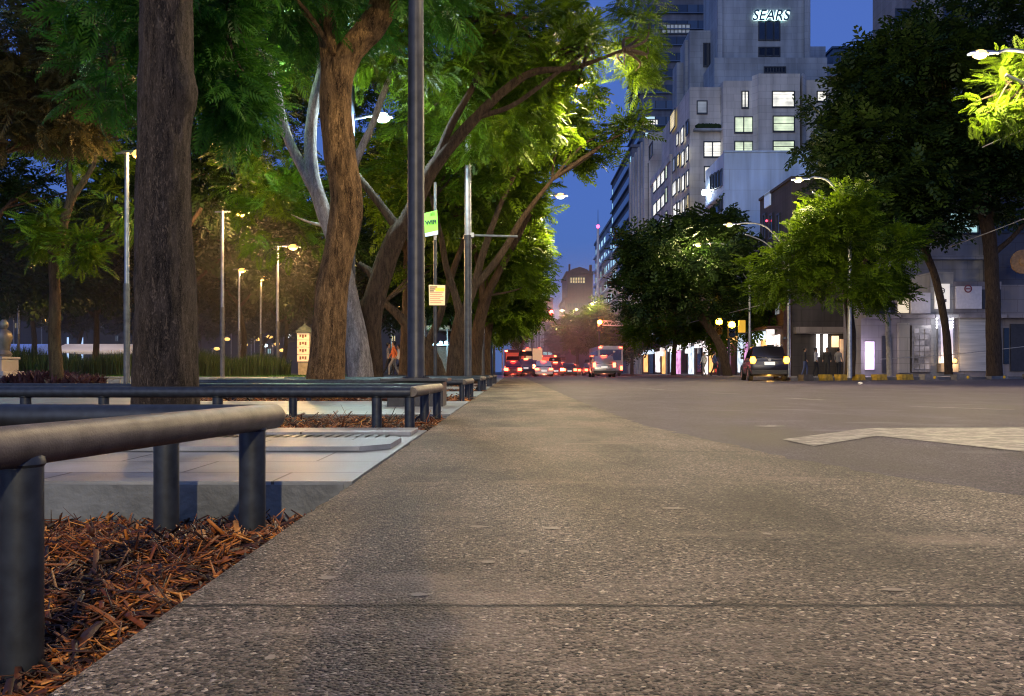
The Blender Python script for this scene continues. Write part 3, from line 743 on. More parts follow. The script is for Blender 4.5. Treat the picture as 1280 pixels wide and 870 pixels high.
# --- thick trunk A in the second pit
YA = 7.55
b = W(208, HY, YA); t = thing('street_tree', 'thick dark trunk with a knot on its right side, behind the second tube guard', 'tree', (b.x, YA, -.1), group=None)
def knob(q, d, t_):
    k = 1 + .05 * (1.6 * noise.noise((q.x * 3 + d.x * 1.5, q.y * 3 + d.y * 1.5, q.z * 1.4)) + .9 * noise.noise((d.x * 4, d.y * 4, q.z * 5)) + .5 * noise.noise((d.x * 11, d.y * 11, q.z * 9)))
    k += .30 * math.exp(-((q.z - 2.80) / .17) ** 2) * max(0, d.x + d.y * -.25) ** 3 + .05 * noise.noise((d.x * 6, d.y * 6, q.z * 14)) * math.exp(-((q.z - 2.8) / .3) ** 2)
    return k
mb = MB(); P = []; R = []
for x, y, w_ in [(208, 545, 86), (207.5, 500, 79), (207.5, 430, 76), (206, 340, 72), (204, 250, 65), (206, 160, 63), (207, 90, 63), (209, 0, 62), (212, -110, 60), (214, -200, 62)]:
    P.append(W(x, y, YA)); R.append(w_ * YA / F / 2)
mb.tube(P, R, 72, 16, True, 0, knob); smooth_angle(mb.build('trunk', B_A, t), 70)
for pts in [[(214, -190, 50), (260, -260, 36, .6), (330, -340, 26, 1.2), (420, -420, 14, 2)], [(212, -180, 48), (150, -300, 34, -.3), (60, -420, 20, -.6)]]:
    mb = MB(); limb(mb, pts, YA, 14); smooth_angle(mb.build('branch', B_A, t), 60)
bl = [pxblob(270, 62, 48, 88, 11.2, .9, 34), pxblob(285, 120, 30, 36, 11.4, .5, 10), pxblob(150, 95, 34, 46, 11.5, .8, 12), pxblob(238, -10, 80, 40, 10.5, 1.2, 26), pxblob(150, 20, 60, 40, 11, 1, 14)]
mb = MB()
for q in bl:
    c = Vector(q[:3])
    for k in range(4):
        e = c + Vector((random.uniform(-.4, .4), random.uniform(-.5, .5), random.uniform(-.6, .5)))
        mb.tube([W(300, -250, YA + 2), c + Vector((0, 0, q[5] + .5)), e], [.04, .022, .006], 6, 5)
smooth_angle(mb.build('twigs', B_A, t))
V, Q = crown_arrays(bl, 9, .42, 12, 5); np_obj('crown', V, Q, L_emer, t)

# --- curved flaky trunk B
YB = 13.7
tree('street_tree', 'curved trunk with flaky golden bark, forking near the top, left of a grey lamp post', 410, YB, B_B,
     [[(406, 505, 54), (407, 478, 47), (409, 440, 42), (412, 400, 40), (416, 355, 39), (425, 310, 38), (432, 270, 40), (432, 235, 40), (424, 190, 39), (420, 140, 39), (421, 100, 42), (424, 78, 40)],
      [(418, 100, 34), (412, 60, 26), (408, 20, 22), (404, -30, 20), (396, -90, 16)],
      [(424, 92, 38), (440, 62, 34), (462, 36, 34), (476, 10, 32), (482, -40, 30), (500, -110, 22)],
      [(468, 34, 26), (484, 18, 18), (492, -6, 14), (510, -60, 10)]],
     [pxblob(360, -20, 120, 46, 13.5, 2.2, 40), pxblob(470, -25, 110, 34, 13.8, 2.4, 34), pxblob(300, 20, 45, 40, 14, 1.2, 14), pxblob(350, 4, 30, 26, 13.2, 1, 8)],
     L_emer, 9, .45, 12, 9, twigs=10, hires=True)
# --- pale limbed tree C
YC = 20.2
tree('street_tree', 'pale grey tree whose bare limbs spread behind the curved flaky trunk', 440, YC, B_C,
     [[(452, 486, 34), (449, 450, 30), (443, 410, 27), (433, 360, 25), (424, 320, 23), (416, 285, 21)],
      [(418, 300, 20.8), (404, 262, 19.2), (392, 222, 17.6), (388, 180, 16.0), (391, 140, 14.4), (398, 108, 14.4), (402, 84, 12.0), (396, 48, 9.6), (384, 18, 8.0), (374, -20, 6.4)],
      [(400, 250, 16.0), (380, 212, 13.6), (362, 178, 12.0), (352, 146, 11.2), (346, 112, 9.6), (334, 78, 8.8), (322, 46, 8.0), (318, 10, 6.4)],
      [(384, 18, 7.2), (350, 16, 4.8), (318, 20, 4.0)],
      [(424, 270, 12.8), (436, 226, 10.4), (452, 185, 9.6), (466, 155, 8.8), (478, 120, 8.0), (498, 70, 6.4), (510, 30, 4.8)]],
     [pxblob(330, 30, 60, 60, 21.5, 2, 30), pxblob(440, 20, 90, 40, 21, 2.5, 34), pxblob(360, 260, 70, 60, 25, 2, 26), pxblob(330, 200, 50, 50, 26, 2, 20), pxblob(310, 120, 50, 60, 25, 2, 22)],
     L_warm, 9, .55, 12, 13, twigs=14)
# --- brown trunk D leaning over the street
YD = 20.6
tree('street_tree', 'brown tree leaning right, its long bough crossing behind the thick lamp post', 462, YD, B_D,
     [[(462, 486, 34), (462, 440, 31), (463, 400, 29), (474, 352, 27), (493, 300, 25), (507, 281, 23)],
      [(505, 284, 22), (530, 232, 18), (545, 205, 17), (572, 172, 15), (600, 142, 13), (632, 112, 11), (668, 90, 9), (720, 84, 6), (780, 62, 3)],
      [(545, 205, 12), (562, 160, 10), (590, 110, 8), (612, 60, 6), (640, 20, 4)],
      [(456, 385, 20), (470, 358, 14), (462, 340, 10), (448, 330, 8)],
      [(500, 290, 14), (480, 262, 11), (455, 230, 9), (440, 212, 8)],
      [(590, 148, 8), (640, 132, 6), (690, 96, 5), (736, 62, 3)]],
     [pxblob(560, 60, 110, 70, 21, 2.2, 70), pxblob(660, 60, 90, 60, 22, 2.2, 70), pxblob(700, 66, 40, 60, 23, 1.6, 32), pxblob(800, 40, 24, 40, 23.5, .8, 15), pxblob(792, 88, 26, 14, 23.2, .6, 5),
      pxblob(620, 140, 80, 50, 23.4, 2, 48), pxblob(696, 130, 54, 40, 23.5, 1.5, 28), pxblob(480, 40, 90, 60, 20, 2, 44), pxblob(560, 130, 70, 50, 23.5, 2, 30)],
     L_warm, 9, .55, 12, 17, twigs=40)
# --- next trees of the row
YE = 27.5
tree('street_tree', 'forked slim tree standing right of the notice board on the post', 572, YE, B_D,
     [[(568, 482, 22), (570, 440, 20), (574, 410, 18), (580, 385, 16)], [(578, 392, 12), (592, 362, 10), (600, 330, 9), (612, 292, 8), (628, 250, 6), (650, 205, 5)],
      [(576, 395, 12), (568, 365, 9), (558, 335, 8), (552, 300, 7), (540, 250, 5)], [(592, 360, 10), (625, 320, 9), (655, 270, 7), (690, 225, 4)]],
     [pxblob(600, 200, 90, 60, 28, 2.6, 60), pxblob(676, 178, 70, 38, 30, 2.2, 46), pxblob(732, 190, 34, 16, 30, 1.2, 11), pxblob(540, 220, 80, 60, 29, 2.4, 48), pxblob(650, 130, 90, 50, 30, 2.5, 50), pxblob(640, 236, 40, 20, 31, 1.6, 18), pxblob(786, 160, 26, 12, 29.5, .6, 6)],
     L_warm, 6, .6, 13, 21, twigs=30)
YF = 34
tree('street_tree', 'tree behind the forked slim tree, its bough leaning right over the kerb', 590, YF, B_D,
     [[(592, 482, 19), (594, 440, 17), (600, 400, 15), (608, 370, 13)], [(606, 374, 11), (626, 335, 9), (650, 290, 8), (668, 255, 5)], [(604, 378, 9), (600, 340, 7), (590, 300, 5)]],
     [pxblob(632, 282, 46, 68, 35, 2.2, 62), pxblob(590, 290, 46, 60, 36, 2.4, 44), pxblob(642, 262, 28, 34, 39.5, 1.4, 28), pxblob(662, 312, 20, 32, 37, 1.5, 20), pxblob(640, 345, 30, 28, 37, 1.5, 22)],
     L_warm, 6, .62, 13, 25, twigs=20)
YG = 43
tree('street_tree', 'last leafy tree of the row, hanging low over the queue of red tail lights', 604, YG, B_D,
     [[(606, 480, 15), (606, 440, 13), (612, 400, 11), (622, 365, 9)], [(618, 378, 8), (640, 345, 6), (660, 320, 4)]],
     [pxblob(640, 370, 42, 46, 44, 2.6, 60), pxblob(662, 345, 26, 40, 44, 2, 36), pxblob(628, 402, 32, 20, 45, 2.2, 30), pxblob(660, 378, 16, 22, 45, 1.6, 16), pxblob(615, 340, 40, 60, 46, 2.5, 40)],
     L_warm, 6, .62, 13, 29, twigs=14)
tree('street_tree', 'short stump like trunk between the thick lamp post and the sign post', 540, 30, B_D,
     [[(548, 482, 26), (540, 450, 22), (528, 430, 18), (512, 410, 14), (496, 392, 11), (480, 378, 8)], [(532, 436, 14), (548, 400, 9), (566, 340, 8), (580, 300, 6), (590, 262, 4)]],
     [pxblob(560, 250, 70, 46, 31, 2.4, 40), pxblob(500, 220, 70, 70, 33, 2.4, 44), pxblob(545, 340, 40, 30, 36, 2, 18)], L_warm, 6, .6, 13, 31, twigs=12)
for i, (px, Y, wd, lean) in enumerate([(597, 40, 14, 2), (604, 48, 11, 3)]):
    tree('street_tree', 'bare lower trunk, %s of the pair crowded against the row of lamp posts' % ORD[i], px, Y, B_D,
         [[(px, 482, wd), (px + lean, 440, wd * .9), (px + lean * 2, 400, wd * .75), (px + lean * 3, 360, wd * .6)]],
         [pxblob(px + 8, 345, 44, 40, Y + 1, 2.5, 30)], L_warm, 6, .62, 12, 40 + i, twigs=6)
# far end of the row and beyond
tree('street_tree', 'low tree at the far left end of the avenue behind the queue', 650, 95, B_D, [[(648, 470, 5), (650, 445, 4), (654, 425, 3)]],
     [pxblob(640, 408, 22, 20, 96, 3, 36), pxblob(658, 402, 9, 12, 97, 2, 10)], L_warm, 4, .9, 12, 33, twigs=4)

# --- park trees on the left
YK = 25.5
tree('park_tree', 'leaning young tree with tufts of bright green leaves on the lawn at the left', 68, YK, B_D,
     [[(72, 484, 22), (71, 470, 17), (68, 420, 14), (69, 370, 13), (68, 330, 13), (75, 300, 12), (82, 270, 11), (92, 245, 9), (104, 228, 7), (118, 205, 5)],
      [(68, 322, 8), (56, 300, 6), (44, 290, 4)], [(84, 262, 9), (88, 240, 8), (86, 215, 7), (90, 180, 5), (84, 130, 4)], [(72, 312, 5), (95, 306, 4), (118, 305, 3)]],
     [pxblob(106, 312, 26, 18, 25.2, .55, 11), pxblob(50, 300, 20, 20, 25.3, .5, 8), pxblob(84, 150, 70, 60, 26, 2.2, 36), pxblob(55, 280, 16, 12, 25.3, .4, 4), pxblob(135, 215, 18, 50, 27, 1, 8), pxblob(168, 262, 16, 20, 24, .6, 6)],
     L_warm, 9, .5, 11, 37, twigs=14)
tree('park_tree', 'dusky broad crown filling the upper left corner, lit amber from below', -60, 20, B_D,
     [[(-60, 500, 60), (-55, 400, 50), (-50, 300, 44), (-30, 200, 34)], [(-30, 205, 24), (20, 130, 14), (70, 96, 9), (120, 70, 5)], [(-30, 200, 22), (0, 140, 12), (30, 110, 8), (60, 60, 5)]],
     [pxblob(40, 60, 100, 56, 20, 2.4, 60), pxblob(60, 135, 84, 38, 20.5, 2, 46), pxblob(125, 100, 46, 40, 20, 1.6, 28), pxblob(20, 165, 60, 20, 21, 1.5, 18), pxblob(120, 20, 60, 30, 20, 2, 24)],
     L_brown, 9, .55, 12, 41, twigs=30)
far = []
base_px = [(-30, 46), (38, 60), (118, 52), (180, 66), (236, 47), (300, 58), (352, 70), (396, 50), (470, 62), (530, 74), (578, 64), (-10, 80), (95, 90), (210, 92), (330, 96), (450, 95), (560, 100)]
posw = ['behind the pedestal at the left edge', 'behind the straight park lamp at the left', 'behind the leaning young tree', 'hidden half by the thick trunk', 'right of the thick trunk under the amber lamp',
        'beneath the two brightest park lamps', 'left of the stacked info pillar', 'behind the curved flaky trunk', 'behind the pale limbed tree', 'behind the thick lamp post', 'behind the sign post with the green banner',
        'farthest at the left edge', 'far off behind the blue lit wall', 'far off behind the thick trunk', 'far off between the park lamps', 'far off behind the pale trunk', 'far off behind the forked slim tree']
for i, (px, Y) in enumerate(base_px):
    s = F / Y; rr = random.Random(100 + i); h = rr.uniform(9, 13); r_ = rr.uniform(4.2, 5.6)
    yb = HY + .2 * s; yf = HY - (h * .38) * s; cx = px + rr.uniform(-20, 20); cy = HY - h * .72 * s
    w_ = .42 * s
    tree('park_tree', 'dark park tree %s' % posw[i], px, Y, B_D,
         [[(px, yb, w_), (px + rr.uniform(-6, 6), (yb + yf) / 2, w_ * .8), (px + rr.uniform(-10, 10), yf, w_ * .6)], [(px, yf + 8, w_ * .5), (px + r_ * s * .4, yf - 1.6 * s, w_ * .3)], [(px, yf + 8, w_ * .5), (px - r_ * s * .4, yf - 1.8 * s, w_ * .3)]],
         [pxblob(cx, cy, r_ * s, h * .27 * s, Y, r_ * .8, 64), pxblob(cx - r_ * s * .5, cy + h * .16 * s, r_ * .6 * s, h * .13 * s, Y - 1, r_ * .6, 24), pxblob(cx + r_ * s * .5, cy + h * .14 * s, r_ * .6 * s, h * .14 * s, Y - 1, r_ * .6, 24)],
         L_deep, 4, 1.0, 12, 200 + i, group='dark trees deep in the park', twigs=6)

for i, (bx, Y, bl_, lab) in enumerate([(212, 31, [(300, 130, 90, 80), (260, 210, 60, 60), (345, 60, 70, 60), (240, 60, 60, 60)], 'deep green park tree filling the gap between the thick trunk and the pale limbs'),
                                  (-34, 34, [(60, 215, 110, 50), (20, 130, 80, 90), (150, 170, 60, 70), (100, 60, 100, 60)], 'deep green park tree behind the leaning young tree crown'),
                                  (505, 36, [(480, 150, 90, 90), (560, 170, 60, 80), (450, 260, 70, 70), (540, 280, 60, 60), (430, 60, 80, 70)], 'deep green park tree behind the thick lamp post')]):
    tree('park_tree', lab, bx, Y, B_D, [[(bx, 478, 15), (bx + 3, 400, 13), (bx + 6, 300, 11), (bx + 10, 230, 9)], [(bx + 6, 310, 8), (bx + 40, 260, 5)], [(bx + 6, 320, 8), (bx - 30, 250, 5)]],
         [pxblob(x, y, rx, ry, Y + 1, 2.6, 44) for x, y, rx, ry in bl_], L_deep, 6, .7, 12, 300 + i, group='dark trees deep in the park', twigs=10)

# --- right side trees
tree('avenue_tree', 'largest dark crown on the far side, over two slim dark trunks by the shops', 1185, 48.5, B_D,
     [[(1243, 470, 19), (1242, 420, 17), (1240, 350, 16), (1237, 300, 16), (1228, 262, 14), (1214, 232, 12), (1196, 206, 9)],
      [(1234, 292, 10), (1240, 250, 8), (1228, 226, 7), (1214, 196, 5)], [(1186, 468, 10), (1182, 410, 9), (1170, 350, 9), (1159, 320, 9), (1152, 292, 9), (1140, 268, 7)], [(1238, 320, 8), (1262, 300, 6), (1280, 280, 5)]],
     [pxblob(1150, 130, 118, 88, 49, 5, 190), pxblob(1078, 200, 58, 66, 48, 4, 84), pxblob(1225, 60, 90, 70, 50, 4.5, 100), pxblob(1120, 246, 92, 44, 46.5, 3.5, 80), pxblob(1090, 290, 60, 26, 45.5, 2.5, 36), pxblob(1260, 150, 60, 80, 49, 4, 70), pxblob(1165, 270, 40, 24, 46.5, 2, 18), pxblob(1225, 200, 70, 44, 48, 3, 60), pxblob(1262, 235, 40, 40, 48, 3, 34), pxblob(1120, 90, 60, 40, 49, 3, 50)],
     L_deep, 4, .85, 13, 51, twigs=30)
tree('avenue_tree', 'bright lime tree lit from above, left of the largest dark crown', 1052, 44.2, B_D,
     [[(1062, 470, 13), (1064, 420, 11), (1060, 380, 10), (1056, 350, 8)], [(1058, 360, 8), (1020, 330, 5), (990, 315, 4)], [(1058, 360, 7), (1085, 320, 5)]],
     [pxblob(1046, 300, 44, 34, 39.5, 2.2, 40), pxblob(985, 336, 40, 26, 41, 2, 26), pxblob(1050, 356, 66, 22, 40, 2, 36), pxblob(1110, 318, 34, 30, 41, 2.2, 26), pxblob(1030, 266, 26, 20, 38.5, 1.2, 16), pxblob(1072, 262, 22, 34, 38.4, .9, 16), pxblob(1010, 300, 26, 22, 39, 1.2, 16), pxblob(965, 362, 26, 18, 43, 1.5, 14), pxblob(1096, 366, 30, 16, 42, 1.5, 12)],
     L_warm, 6, .66, 13, 53, twigs=16)
tree('avenue_tree', 'leafy tree reaching in at the right edge beside the nearest far side lamp', 1400, 24.8, B_D,
     [[(1440, 485, 30), (1430, 380, 26), (1410, 280, 22), (1380, 200, 16)], [(1390, 215, 12), (1330, 150, 7), (1270, 110, 4)]],
     [pxblob(1250, 108, 44, 30, 24.4, .9, 30), pxblob(1280, 145, 34, 26, 24.6, .8, 18), pxblob(1320, 90, 70, 60, 25.5, 1.6, 40), pxblob(1235, 140, 18, 12, 24.2, .4, 5)],
     L_warm, 9, .42, 12, 57, twigs=8)
tree('avenue_tree', 'round dark tree in the middle distance, lime green underneath', 880, 62.5, B_D,
     [[(910, 472, 12), (903, 440, 11), (890, 415, 10), (872, 390, 10), (860, 372, 9)], [(866, 380, 7), (830, 356, 5), (800, 345, 4)], [(862, 376, 6), (880, 350, 4)], [(880, 400, 5), (915, 380, 4), (935, 362, 3)]],
     [pxblob(865, 325, 86, 42, 63, 5, 130), pxblob(820, 320, 50, 42, 63, 4, 56), pxblob(880, 290, 44, 22, 63, 3.5, 36), pxblob(810, 372, 40, 18, 62, 3, 26), pxblob(925, 340, 30, 30, 62, 3, 30), pxblob(860, 372, 60, 12, 61, 3, 22)],
     L_deep, 4, .95, 13, 61, twigs=20)
tree('avenue_tree', 'lime green low tree beneath the round dark tree', 835, 74, B_D, [[(842, 470, 7), (842, 445, 6), (845, 420, 5)]],
     [pxblob(835, 400, 36, 24, 74, 3, 40), pxblob(870, 395, 36, 26, 76, 3, 36), pxblob(905, 410, 30, 26, 72, 2.5, 28), pxblob(950, 380, 30, 30, 66, 2.5, 26), pxblob(800, 415, 20, 14, 76, 2, 14)], L_warm, 4, .9, 13, 63, twigs=8)
for i, (x, y, rx, ry, Y, lab) in enumerate([(722, 415, 22, 20, 120, 'small dark green tree left of the orange traffic signal'), (748, 396, 14, 15, 112, 'small tree glowing yellow green above the orange traffic signal'),
                                            (765, 425, 22, 20, 105, 'dark green tree right of the orange traffic signal'), (790, 412, 16, 24, 100, 'dark narrow tree right of the signal mast arm'), (696, 424, 12, 14, 150, 'farthest little tree at the end of the avenue')]):
    tree('avenue_tree', lab, x, Y, B_D, [[(x, 470, 5), (x, 445, 4), (x + 1, y + 8, 3)]], [pxblob(x, y, rx, ry, Y, 3, 50), pxblob(x + rx * .5, y + ry * .5, rx * .7, ry * .5, Y - 2, 2.5, 16)], L_warm if i == 1 else L_deep if i > 2 else L_warm, 4, 1.0, 12, 70 + i, twigs=4)
# ================================================================ BUILDINGS
def stone(name, c, sc=.25, bump=.2, bw=1.6):
    """masonry: faint block joints, streaks running down the wall and broad patches"""
    if name in MATS: return MATS[name]
    m = bpy.data.materials.new(name); m.use_nodes = True; N, L = nt(m); b = N['Principled BSDF']; b.inputs['Roughness'].default_value = .8
    tc = N.new('ShaderNodeTexCoord'); sx = N.new('ShaderNodeSeparateXYZ'); L.new(tc.outputs['Object'], sx.inputs[0])
    ad = N.new('ShaderNodeMath'); L.new(sx.outputs['X'], ad.inputs[0]); L.new(sx.outputs['Y'], ad.inputs[1])
    cb = N.new('ShaderNodeCombineXYZ'); L.new(ad.outputs[0], cb.inputs['X']); L.new(sx.outputs['Z'], cb.inputs['Y'])
    br = N.new('ShaderNodeTexBrick'); br.inputs['Scale'].default_value = 1; br.inputs['Brick Width'].default_value = bw; br.inputs['Row Height'].default_value = bw * .5; br.inputs['Mortar Size'].default_value = .02
    br.inputs['Color1'].default_value = tuple(x * .93 for x in c) + (1,); br.inputs['Color2'].default_value = tuple(min(1, x * 1.06) for x in c) + (1,); br.inputs['Mortar'].default_value = tuple(x * .72 for x in c) + (1,)
    L.new(cb.outputs[0], br.inputs['Vector']); src = br.outputs['Color']
    for scale, vec, lo, hi in ((sc, (1, 1, .6), .72, 1.15), (sc * 5, (1, 1, .08), .74, 1.1)):
        mp = N.new('ShaderNodeMapping'); mp.inputs['Scale'].default_value = vec; L.new(tc.outputs['Object'], mp.inputs[0])
        n = N.new('ShaderNodeTexNoise'); n.inputs['Scale'].default_value = scale; n.inputs['Detail'].default_value = 7; L.new(mp.outputs[0], n.inputs['Vector'])
        mr = N.new('ShaderNodeMapRange'); mr.inputs['From Min'].default_value = .32; mr.inputs['From Max'].default_value = .66; mr.inputs['To Min'].default_value = lo; mr.inputs['To Max'].default_value = hi; L.new(n.outputs['Fac'], mr.inputs['Value'])
        mu = N.new('ShaderNodeMixRGB'); mu.blend_type = 'MULTIPLY'; mu.inputs['Fac'].default_value = 1; L.new(src, mu.inputs[1]); L.new(mr.outputs[0], mu.inputs[2]); src = mu.outputs[0]
    L.new(src, b.inputs['Base Color']); MATS[name] = m; return m
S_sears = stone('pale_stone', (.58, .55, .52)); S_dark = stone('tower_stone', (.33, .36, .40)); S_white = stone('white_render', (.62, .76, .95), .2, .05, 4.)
S_brick = stone('soot_brick', (.07, .06, .06), .6, .3); S_grey = stone('grey_concrete', (.26, .25, .27)); S_far = stone('far_stone', (.16, .16, .19)); S_red = stone('red_brown_stone', (.14, .07, .06))
M_frame = mat('window_frame_dark', (.03, .035, .045), .4); M_glass = mat('dark_glass', (.015, .022, .04), .12, .0, .2, 1, spec=.8)
def lit(name, c, s):
    """lit room behind a window: uneven, with a paler band below the ceiling and blind slats"""
    if name in MATS: return MATS[name]
    m = bpy.data.materials.new(name); m.use_nodes = True
    N, L = nt(m); b = N['Principled BSDF']; tc = N.new('ShaderNodeTexCoord')
    n = N.new('ShaderNodeTexNoise'); n.inputs['Scale'].default_value = .9; n.inputs['Detail'].default_value = 6; L.new(tc.outputs['Object'], n.inputs['Vector'])
    mp = N.new('ShaderNodeMapping'); mp.inputs['Scale'].default_value = (0, 0, 7); L.new(tc.outputs['Object'], mp.inputs[0])
    wv = N.new('ShaderNodeTexNoise'); wv.inputs['Scale'].default_value = 1; L.new(mp.outputs[0], wv.inputs['Vector'])
    a = N.new('ShaderNodeMath'); a.operation = 'MULTIPLY'; L.new(n.outputs['Fac'], a.inputs[0]); L.new(wv.outputs['Fac'], a.inputs[1])
    mr = N.new('ShaderNodeMapRange'); mr.inputs['From Min'].default_value = .12; mr.inputs['From Max'].default_value = .38; mr.inputs['To Min'].default_value = s * .35; mr.inputs['To Max'].default_value = s * 1.35
    L.new(a.outputs[0], mr.inputs['Value']); L.new(mr.outputs[0], b.inputs['Emission Strength'])
    b.inputs['Emission Color'].default_value = c + (1,); b.inputs['Base Color'].default_value = (.3, .3, .3, 1); b.inputs['Roughness'].default_value = .25
    MATS[name] = m; return m
E_w = lit('room_white', (1, .97, .85), 1.1); E_g = lit('room_greenish', (.85, 1, .66), .85); E_y = lit('room_yellow', (1, .78, .3), .8); E_c = lit('room_cyan', (.55, .95, 1), .75)
E_dim = lit('room_dim', (.6, .7, .8), .22)
def office_glass(name, cw, ch, frac, c, s):
    if name in MATS: return MATS[name]
    m = bpy.data.materials.new(name); m.use_nodes = True
    N, L = nt(m); b = N['Principled BSDF']; tc = N.new('ShaderNodeTexCoord')
    mp = N.new('ShaderNodeMapping'); mp.inputs['Scale'].default_value = (1 / cw, 1 / cw, 1 / ch); L.new(tc.outputs['Object'], mp.inputs[0])
    fl = N.new('ShaderNodeVectorMath'); fl.operation = 'FLOOR'; L.new(mp.outputs[0], fl.inputs[0])
    wn = N.new('ShaderNodeTexWhiteNoise'); L.new(fl.outputs[0], wn.inputs['Vector'])
    fr = N.new('ShaderNodeVectorMath'); fr.operation = 'FRACTION'; L.new(mp.outputs[0], fr.inputs[0])
    sx = N.new('ShaderNodeSeparateXYZ'); L.new(fr.outputs[0], sx.inputs[0])
    # a mullion at each cell's edge
    mull = N.new('ShaderNodeMath'); mull.operation = 'GREATER_THAN'; mull.inputs[1].default_value = .12
    mn = N.new('ShaderNodeMath'); mn.operation = 'MAXIMUM'; L.new(sx.outputs['X'], mn.inputs[0]); L.new(sx.outputs['X'], mn.inputs[1]); L.new(mn.outputs[0], mull.inputs[0])
    gt = N.new('ShaderNodeMath'); gt.operation = 'GREATER_THAN'; gt.inputs[1].default_value = 1 - frac; L.new(wn.outputs['Value'], gt.inputs[0])
    mu = N.new('ShaderNodeMath'); mu.operation = 'MULTIPLY'; L.new(gt.outputs[0], mu.inputs[0]); L.new(mull.outputs[0], mu.inputs[1])
    ms = N.new('ShaderNodeMath'); ms.operation = 'MULTIPLY'; ms.inputs[1].default_value = s; L.new(mu.outputs[0], ms.inputs[0])
    rc = N.new('ShaderNodeMath'); rc.operation = 'MULTIPLY'; L.new(ms.outputs[0], rc.inputs[0]); L.new(wn.outputs['Value'], rc.inputs[1])
    L.new(rc.outputs[0], b.inputs['Emission Strength']); b.inputs['Emission Color'].default_value = c + (1,)
    r = N.new('ShaderNodeValToRGB'); r.color_ramp.elements[0].color = (.02, .035, .07, 1); r.color_ramp.elements[1].color = (.10, .15, .23, 1); L.new(wn.outputs['Value'], r.inputs['Fac'])
    mx = N.new('ShaderNodeMixRGB'); mx.inputs[1].default_value = (.02, .025, .04, 1); L.new(mull.outputs[0], mx.inputs['Fac']); L.new(r.outputs['Color'], mx.inputs[2])
    L.new(mx.outputs[0], b.inputs['Base Color']); b.inputs['Roughness'].default_value = .15
    MATS[name] = m; return m
def zy(y, Y): return H - (y - HY) * Y / F
def xx(x, Y): return (x - CX) * Y / F
def block(mb, x0, x1, yt, d0, d1, yb=None, m=0, cap=0., zb=-.2):
    """box whose front face spans photo columns x0..x1 and tops at row yt, at depth d0"""
    z = zy(yt, d0); b_ = zb if yb is None else zy(yb, d0)
    mb.box(xx(x0, d0), xx(x1, d0), d0, d1, b_, z, m)
    if cap: mb.box(xx(x0, d0) - cap, xx(x1, d0) + cap, d0 - cap, d1, z, z + cap * 1.6, m)
def fwin(t, d, x0, y0, x1, y1, m, bars=1, hbar=0, name='window', depth=.10):
    X0, X1, Z0, Z1 = xx(x0, d), xx(x1, d), zy(y1, d), zy(y0, d); f = .09 * d / 100 + .03
    fr = MB()
    for a, b_, c, e in [(X0 - f, X1 + f, Z1, Z1 + f), (X0 - f, X1 + f, Z0 - f * 1.6, Z0), (X0 - f, X0, Z0, Z1), (X1, X1 + f, Z0, Z1)]: fr.box(a, b_, d - depth, d + .02, c, e)
    for i in range(bars): x = X0 + (X1 - X0) * (i + 1) / (bars + 1); fr.box(x - f * .5, x + f * .5, d - depth * .9, d + .02, Z0, Z1)
    for i in range(hbar): z = Z0 + (Z1 - Z0) * (i + 1) / (hbar + 1); fr.box(X0, X1, d - depth * .8, d + .02, z - f * .3, z + f * .3)
    o = fr.build(name, M_frame, t); p = MB(); p.box(X0, X1, d - .03, d + .01, Z0, Z1); p.build('pane', m, o); return o
def swin(t, X, x0, x1, y0, y1, m, name='window', bars=0):
    """window on a wall facing the avenue (plane x = X); x0 < x1 are photo columns, y0,y1 rows at the nearer edge x1"""
    Ya, Yb = X * F / (x1 - CX), X * F / (x0 - CX); Z1, Z0 = zy(y0, Ya), zy(y1, Ya); f = .12
    fr = MB()
    for a, b_, c, e in [(Ya - f, Yb + f, Z1, Z1 + f), (Ya - f, Yb + f, Z0 - f, Z0), (Ya - f, Ya, Z0, Z1), (Yb, Yb + f, Z0, Z1)]: fr.box(X - .1, X + .02, a, b_, c, e)
    for i in range(bars): y = Ya + (Yb - Ya) * (i + 1) / (bars + 1); fr.box(X - .1, X + .02, y - .06, y + .06, Z0, Z1)
    o = fr.build(name, M_frame, t); p = MB(); p.box(X - .03, X + .01, Ya, Yb, Z0, Z1); p.build('pane', m, o); return o

# ---- stepped art deco store
D = 100.
t = thing('department_store', 'stepped pale stone store with a dark tower and a glowing outlined shop name', 'building', (30, D, 0))
XS = xx(862, D)
mb = MB()
block(mb, 862, 905, 109, D + 1.2, D + 20); block(mb, 904, 948, 101, D, D + 24); block(mb, 948, 1000, 92, D - 1., D + 24); block(mb, 1000, 1060, 100, D, D + 24)
mb.prism([(xx(940, D), D - .0), (xx(948, D), D - 1.0), (xx(948, D), D), ], 'z', 0, zy(95, D)); mb.prism([(xx(1000, D), D), (xx(1000, D), D - 1), (xx(1008, D), D)], 'z', 0, zy(95, D))
mb.box(XS + .02, XS + 20, D + 12, D + 28, -.2, zy(193, 112.3) - .0)          # lower side wing
mb.box(XS - .3, XS + 20, D + 28, D + 46, -.2, zy(170, 130))                   # far pier block
for k in range(6): mb.box(XS - .9, XS - .3, D + 28.4 + k * 3.1, D + 29.8 + k * 3.1, -.2, zy(174, 130))
mb.box(XS - .12, XS + .02, D + 12, D + 28, zy(193, 112.3) - .9, zy(193, 112.3) - .02)
mb.build('wall', S_sears, t)
mb = MB()
block(mb, 897, 1013, -60, D + 9, D + 17, yb=110); block(mb, 905, 1006, -75, D + 9.8, D + 16, yb=-30); block(mb, 893, 1034, 72, D + 6, D + 12, yb=112)
block(mb, 862, 898, 38, D + 13, D + 17, yb=120); block(mb, 856, 864, 50, D + 14, D + 17, yb=120); block(mb, 846, 858, 78, D + 15, D + 18, yb=150)
for x in (900, 1009): block(mb, x - 3, x + 3, -20, D + 8.6, D + 9, yb=108)
mb.build('tower', S_dark, t)
td = D + 9
